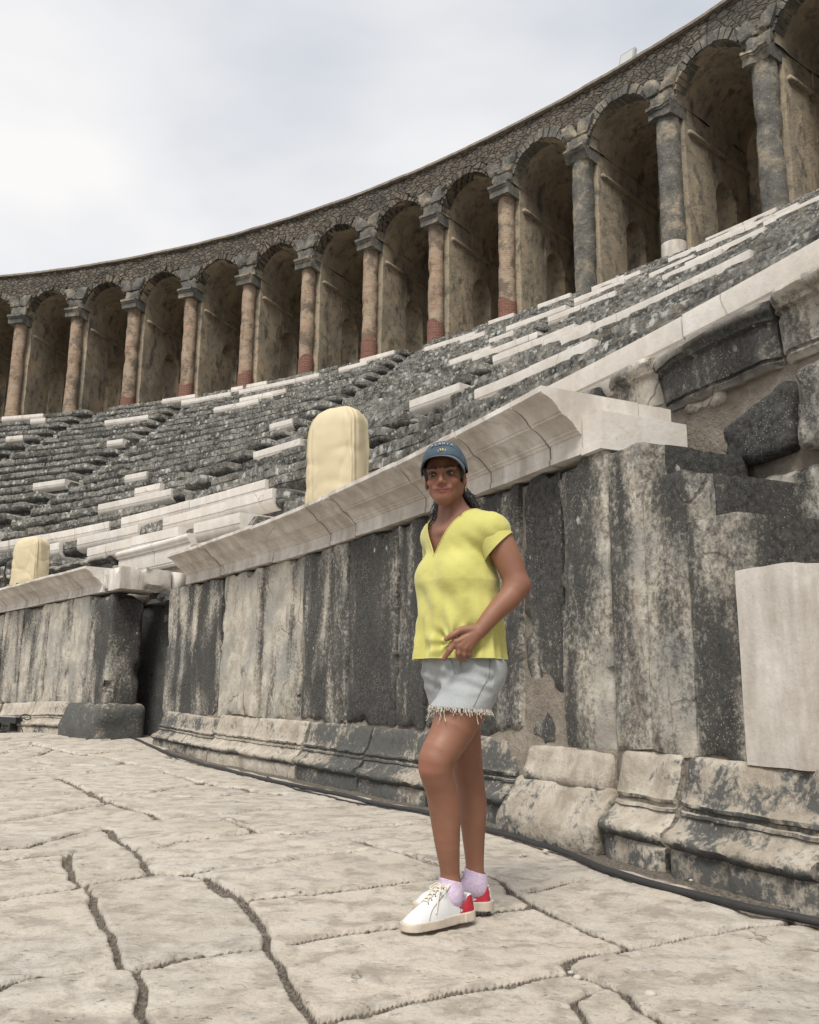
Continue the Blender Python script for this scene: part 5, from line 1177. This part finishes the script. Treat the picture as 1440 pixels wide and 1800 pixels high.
shirt=cloth_cut('shirt',Vs,M['shirt'],[((0,0,HEM),(0,0,1)),(apex,n1_,1.28),(apex,n2_,1.28),(tp(0,0,1.43),(0,0,1))],kshirt,wom,disp=shirt_disp)
for sh_,cc,dd,pp in ((sL,cL,dLs,dL),(sR,cR,dR,dR)):
    V=Vol(np.minimum(sh_,cc)-.16,np.maximum(sh_,cc)+.16,.0040)
    V.chain([(sh_-pp*.020,.0560),(sh_+pp*.03,.0630),(sh_+pp*.12,.0715)],.01)
    def sd(v,sh_=sh_,pp=pp):
        n=(v-sh_)-np.outer((v-sh_)@pp,pp); n/=np.maximum(np.linalg.norm(n,axis=1,keepdims=True),1e-6); return v+n*(.0022*fbm(v*[1,1,1.5],9,3,4)+.0)[:,None]
    o=cloth_cut('sleeve',V,M['shirt'],[(cc,dd)],lambda p,cc=cc,dd=dd:(p-cc)@dd>0,wom,disp=sd); o.parent=shirt
    SLV.append(o)
def boundary_rolls(o,r,mat,name,parent):
    """a rolled edge along every open border of the cloth"""
    bm=bmesh.new(); bm.from_mesh(o.data); es=[e for e in bm.edges if len(e.link_faces)==1]; adj={}
    for e in es:
        a,b=e.verts[0].index,e.verts[1].index; adj.setdefault(a,[]).append(b); adj.setdefault(b,[]).append(a)
    co={i:np.array(bm.verts[i].co) for i in adj} if False else None
    bm.verts.ensure_lookup_table(); seen=set(); G=Geo()
    for s0 in list(adj):
        if s0 in seen: continue
        loop=[s0];seen.add(s0);cur=s0
        while True:
            nx=[q for q in adj[cur] if q not in seen]
            if not nx: break
            cur=nx[0];seen.add(cur);loop.append(cur)
        if len(loop)<20: continue
        P=np.array([bm.verts[i].co[:] for i in loop]); k=5; cl=np.linalg.norm(P[0]-P[-1])<.015; P=np.stack([np.convolve(np.r_[P[-k:,c],P[:,c],P[:k,c]] if cl else np.r_[np.repeat(P[0,c],k),P[:,c],np.repeat(P[-1,c],k)],np.ones(k)/k,'same')[k:-k] for c in range(3)],1)
        cutp=np.where(np.linalg.norm(np.diff(P,axis=0),axis=1)>.011)[0]; parts=np.split(P,cutp+1)
        for Q in parts:
            if len(Q)<12: continue
            if len(parts)==1 and np.linalg.norm(Q[0]-Q[-1])<.02: Q=np.vstack([Q[::2],Q[:1]])
            else: Q=Q[3:-3:2]
            if len(Q)>3: a,b=tube(Q,r,6,False); mk(name,a+WO,b,mat,parent)
    bm.free()
boundary_rolls(shirt,.0028,M['shirt'],'rolled_hem',shirt)
for o in SLV: boundary_rolls(o,.0024,M['shirt'],'rolled_hem',o)
# ---- shorts
def shorts_vol():
    V=Vol((-.24,-.26,.62),(.30,.28,1.02),.0042); S=SKIN
    lower_body(V,.0105,.012,False)
    return V
def shorts_disp(v):
    d=v-TO; l=d@Ld; f=d@Fd; n=np.stack([v[:,0]-TO[0],v[:,1]-TO[1],0*l],1); n/=np.linalg.norm(n,axis=1,keepdims=True)
    a=.004*fbm(v*[1,1,2.2],11,3,5)+.0045*np.sin((v[:,2]+.35*v[:,0])*120+3*fbm(v,5,2,3))*np.exp(-((v[:,2]-.83)/.05)**2)*(f>0)
    # crease where the near thigh passes in front of the far one
    P0=np.array([-.048,.875]); P1=np.array([-.084,.728]); d_=P1-P0; q=v[:,[0,2]]-P0; t=np.clip(q@d_/(d_@d_),0,1); dd=np.linalg.norm(q-t[:,None]*d_,axis=1)
    v=v+n*a[:,None]; v[:,1]+=.0032*np.exp(-(dd/.007)**2)*(v[:,1]<0)
    return v
def kshorts(p):
    return p[2]>.925 or p[2]<.728+.10*(-(p[0]-.02))*.5
def m_denim():
    s=NT('pale_denim'); c=s.co(); n=s.noise(s.co((1,1,.15)),420,2,.5); b=s.noise(c,7,5,.6); g=s.noise(c,24,4,.6)
    col=s.mix(s.ramp(b,(.32,0.),(.68,1.)),(.26,.28,.29),(.36,.375,.375)); col=s.mix(s.math('MULTIPLY',s.ramp(n,(.45,0.),(.6,1.)),.3),col,(.42,.435,.44)); col=s.mix(s.ramp(g,(.55,0.),(.75,.35)),col,(.20,.22,.24))
    return s.out(col,.85,s.bump(s.math('ADD',g,n),.3,.004))
M['denim']=m_denim(); M['seam']=m_plain('denim_seam',(.20,.22,.24),.8,.2,60); M['thread']=m_plain('white_cotton_thread',(.66,.62,.55),.8,.1,60)
hn=np.array([.05,0,1.]); hn/=np.linalg.norm(hn)
shorts=cloth_cut('denim_shorts',shorts_vol(),M['denim'],[((.02,0,.728),(.05,0,1)),((0,0,.925),(0,0,1))],kshorts,wom,thick=.003,disp=shorts_disp)
# frayed threads hanging from the cut legs
bm=bmesh.new(); bm.from_mesh(shorts.data); ed=[tuple(e.verts[0].co) for e in bm.edges if len(e.link_faces)==1 and e.verts[0].co.z<.80]; bm.free()
rg=np.random.RandomState(8); G=Geo()
for i in range(520):
    p=np.array(ed[rg.randint(len(ed))]); L_=abs(rg.normal(0,.007))+.005
    if rg.rand()<.035: L_=rg.uniform(.025,.06)
    d=rg.normal(0,.22,3); d[2]=-1; s=np.array([p+[0,0,.004],p+d*L_*.4+rg.normal(0,.001,3),p+d*L_*.8+rg.normal(0,.002,3)*min(3,L_/.01),p+d*L_+rg.normal(0,.003,3)*min(3,L_/.01)]); a,b=tube(spline(s,7),.0008,4); G.add(a+WO,b)
G.make('frayed_threads',M['thread'],shorts)
# seams and pocket edge follow the cloth surface
from mathutils.bvhtree import BVHTree
bt=BVHTree.FromPolygons([tuple(q.co) for q in shorts.data.vertices],[tuple(q.vertices) for q in shorts.data.polygons])
def on(ptsv,off=.001):
    o=[]
    for p in ptsv:
        h=bt.find_nearest(Vector(p)); n=(Vector(p)-h[0]); n=n.normalized() if n.length>1e-6 else Vector((0,-1,0)); o.append(np.array(h[0]+n*off))
    return np.array(o)
for nm,P in [('side_seam',[tp(.22,.03,.95),tp(.22,.03,.87),tp(.20,.06,.80),tp(.17,.09,.735)]),('pocket_edge',[tp(.045,.2,.925),tp(.07,.2,.893),tp(.11,.18,.885),tp(.16,.12,.905)])]:
    s=on(spline(P,40)); a,b=tube(s,.0016,5); mk(nm,a+WO,b,M['seam'] if nm!='pocket_edge' else M['denim'],shorts)
# ---- socks and shoes
M['sock']=m_plain('lilac_knit',(.56,.46,.60),.9,.12,60,.5); M['leather']=m_plain('white_leather',(.62,.625,.63),.42,.05,14,.15); M['sole']=m_plain('dusty_rubber',(.50,.44,.365),.8,.14,18,.3); M['redpatch']=m_plain('red_suede',(.36,.018,.035),.8,.15,40,.3); M['lace']=m_plain('cream_lace',(.62,.57,.48),.85,.1,60,.3)
def shoe(heel,toe,ank,label=None):
    heel=np.array(heel);toe=np.array(toe); L_=np.linalg.norm(toe-heel); fx=(toe-heel)/L_; sx=np.array([-fx[1],fx[0],0]); up=Zd; AXs=np.stack([fx,sx,up])
    q=lambda x,y,z: heel+fx*x*L_+sx*y+up*z
    lo=np.minimum(heel,toe)-.09; hi=np.maximum(heel,toe)+.09; lo[2]=-.01; hi[2]=.18
    wid=lambda x: .031+.013*np.sin(np.clip((x-.28)/.72,0,1)*np.pi*.78)+.003*(x<.2)
    def plan(X,Y,grow=0):
        px,py=X-heel[0],Y-heel[1]; x=(px*fx[0]+py*fx[1]); y=px*sx[0]+py*sx[1]; xc=np.clip(x,.034,L_-.040); w=wid(xc/L_)+grow
        return np.sqrt((x-xc)**2+y**2)-w,x/L_,y
    # sole
    V=Vol(lo,hi,.0032)
    def fs(X,Y,Z):
        d,x,y=plan(X,Y,.004); zc=.014+.0; return np.maximum(d,np.abs(Z-(.015+.004*(1-x)))-(.013+.004*(1-x)))-.0
    V.op(lambda X,Y,Z:fs(X,Y,Z),lo,hi,.0)
    a,b=V.mesh(); so=mk('sole',a+WO,b,M['sole'],None,flat_angle=50)
    # upper
    V=Vol(lo,hi,.0030)
    def fu(X,Y,Z):
        d,x,y=plan(X,Y,-.0005); 
        top=np.interp(x,[0,.1,.25,.46,.58,.72,.86,.97,1.05],[.084,.092,.086,.122,.108,.080,.060,.046,.03]); b_=np.clip((Z-.02)/np.maximum(top-.02,.01),0,1.3)
        d2=d+ .020*b_**2*(x>.3)*np.clip((x-.3)*4,0,1)+.010*b_**1.5; return np.maximum(np.maximum(d2,Z-top),.02-Z)
    V.op(fu,lo,hi,.0)
    an=np.array(ank); 
    def hole(X,Y,Z):
        px,py=X-heel[0],Y-heel[1]; x=(px*fx[0]+py*fx[1]); y=px*sx[0]+py*sx[1]; return np.maximum(np.sqrt(((x-.27*L_)/.056)**2+(y/.030)**2)*.030-.028,.062-Z)
    V.op(hole,lo,hi,.004,'s')
    # soften
    F=V.F; 
    for ax in range(3): F[...]=(np.roll(F,1,ax)+2*F+np.roll(F,-1,ax))/4
    for ax in range(3): F[...]=(np.roll(F,1,ax)+2*F+np.roll(F,-1,ax))/4
    a,b=V.mesh(); upm=mk('shoe',a+WO,b,M['leather'],wom); so.parent=upm; so.data.transform(Matrix.Translation(-Vector(WO))); 
    return q,upm,(fx,sx,L_),a,b
def dress(heel,toe,ank,side):
    q,up_,(fx,sx,L_),uv_,uf=shoe(heel,toe,ank)
    bt=BVHTree.FromPolygons([tuple(x) for x in uv_],[tuple(int(t) for t in x) for x in uf])
    def snap(p,off):
        p=Vector(p); h=bt.find_nearest(p); n=h[1]; 
        if (p-h[0]).dot(n)<0: pass
        c=Vector(q(.5,0,.03)); n=(h[0]-Vector((c.x+ (Vector(p)-c).dot(Vector(fx))*fx[0],c.y+(Vector(p)-c).dot(Vector(fx))*fx[1],.03))).normalized(); return np.array(h[0]+n*off)
    # laces: criss-cross bars and a bow
    G=Geo()
    rows=[(.49,.11),(.55,.10),(.61,.09),(.67,.08),(.72,.07)]
    for i,(x,z) in enumerate(rows):
        P=[snap(q(x,y,z+.02),.004) for y in np.linspace(-.020,.020,7)]; a,b=tube(spline(P,14),.0028,6); G.add(a+WO,b)
        if i<4:
            x2,z2=rows[i+1]
            for s_ in(-1,1): P=[snap(q(x+(x2-x)*t,s_*.019*(1-2*t),z+.02),.0065) for t in np.linspace(0,1,6)]; a,b=tube(spline(P,12),.0026,6); G.add(a+WO,b)
    k=snap(q(.47,0,.14),.006)
    for s_ in (-1,1):
        P=[k,k+sx*s_*.020+[0,0,.006],k+sx*s_*.036+[0,0,-.004]+fx*.012,k+sx*s_*.028+[0,0,-.012]+fx*.026,k+sx*s_*.006+[0,0,-.002]+fx*.006]; a,b=tube(spline(P,20),.0024,6); G.add(a+WO,b)
        P=[k,k+sx*s_*.018+fx*.022+[0,0,-.006],snap(q(.66,s_*.040,.05),.004)]; a,b=tube(spline(P,14),.0022,6); G.add(a+WO,b)
    G.make('lace',M['lace'],up_)
    G=Geo(); E_=Geo()
    for s_ in (-1,1):
        P=[snap(q(x,s_*y,z),.0008) for x,y,z in [(.42,.030,.125),(.50,.031,.105),(.59,.032,.085),(.68,.034,.066),(.74,.042,.045),(.76,.05,.034)]]; a,b=tube(spline(P,30),.0013,5); G.add(a+WO,b)
        P=[snap(q(x,s_*y,z),.0008) for x,y,z in [(.20,.05,.085),(.24,.05,.06),(.27,.05,.034)]]; a,b=tube(spline(P,14),.0011,5); G.add(a+WO,b)
        for x,z in rows:
            pt=snap(q(x,s_*.0235,z+.015),.001); a,b=ellm(pt,(.0026,.0026,.0026),np.eye(3),8,6); E_.add(a+WO,b)
    G.make('stitching',M['seam'],up_); E_.make('eyelets',M['black'],up_)
    # eyelets and tongue
    P=[q(.38,0,.100),q(.345,0,.118),q(.325,0,.132)]; 
    T,Y=np.meshgrid(np.linspace(0,1,8),np.linspace(-1,1,9),indexing='ij'); pt=q(.47,0,.088)+0; 
    g=np.array([[q(.51-.11*t,y*(.020+.004*t),.098+.036*t-.006*y*y) for y in np.linspace(-1,1,9)] for t in np.linspace(0,1,8)]); o=mk('tongue',g.reshape(-1,3)+WO,gridfaces(8,9),M['lace'],up_); md=o.modifiers.new('t','SOLIDIFY'); md.thickness=.005; md.offset=0
    # red zigzag heel patch
    G=Geo(); n=46; m=12
    for sg in (-1,1):
        g=[]
        for j in range(m):
            z=.034+(.058)*j/(m-1); zig=.020*abs(((j/(m-1)*2.5)%1)-.5)*2
            row=[]
            for i in range(n//2):
                x=-.02+(.24+zig/L_*1.0)*i/(n//2-1); row.append(snap(q(max(x,-.02),sg*(.05 if x>.02 else .05*(x+.02)/.04+.002),z),.0016))
            g.append(row)
        g=np.array(g); G.add(g.reshape(-1,3)+WO,gridfaces(m,n//2,flip=sg<0).tolist())
    o=G.make('heel_patch',M['redpatch'],up_); 
    # sock
    an=np.array(ank); V=Vol(an-[.09,.09,.08],an+[.09,.09,.08],.0034)
    V.cap(an+[0,0,.07],an+[0,0,-.03],.0400,.042,.01); V.cap(an+[0,0,-.015],an+fx*.055+[0,0,-.045],.041,.030,.02)
    V.cap(an-fx*.010+[0,0,-.04],an-fx*.004+[0,0,-.035],.030,.032,.02)
    pn=Vector((fx[0]*-.25,fx[1]*-.25,1)).normalized()
    c0=an+[0,0,.026]
    def rib(v): 
        n=v-an; n[:,2]=0; n/=np.maximum(np.linalg.norm(n,axis=1,keepdims=True),1e-6); return v+n*(.0004*np.sin(v[:,2]*900))[:,None]
    cloth_cut('sock',V,M['sock'],[(c0,tuple(pn))],lambda p:(p-c0)@np.array(pn)>0,wom,thick=.003,disp=rib)
dress((.066,.010,0),(-.172,-.182,0),(-.012,-.041,.112),1)
dress((.152,.140,0),(-.136,.142,0),(.088,.140,.112),-1)
# nose stud-like glints are left out; small gold hoop at the visible ear
M['goldm']=m_plain('gold_metal',(.75,.50,.22),.25,.05,metal=1)
e0=hp(.078,-.004,-.044); a=np.linspace(0,2*np.pi,20); a,b=tube(np.stack([e0[0]+.002*np.cos(a),e0[1]+.006*np.cos(a),e0[2]-.006+.008*np.sin(a)],1),.0013,6,False); mk('earring',a+WO,b,M['goldm'],wom)
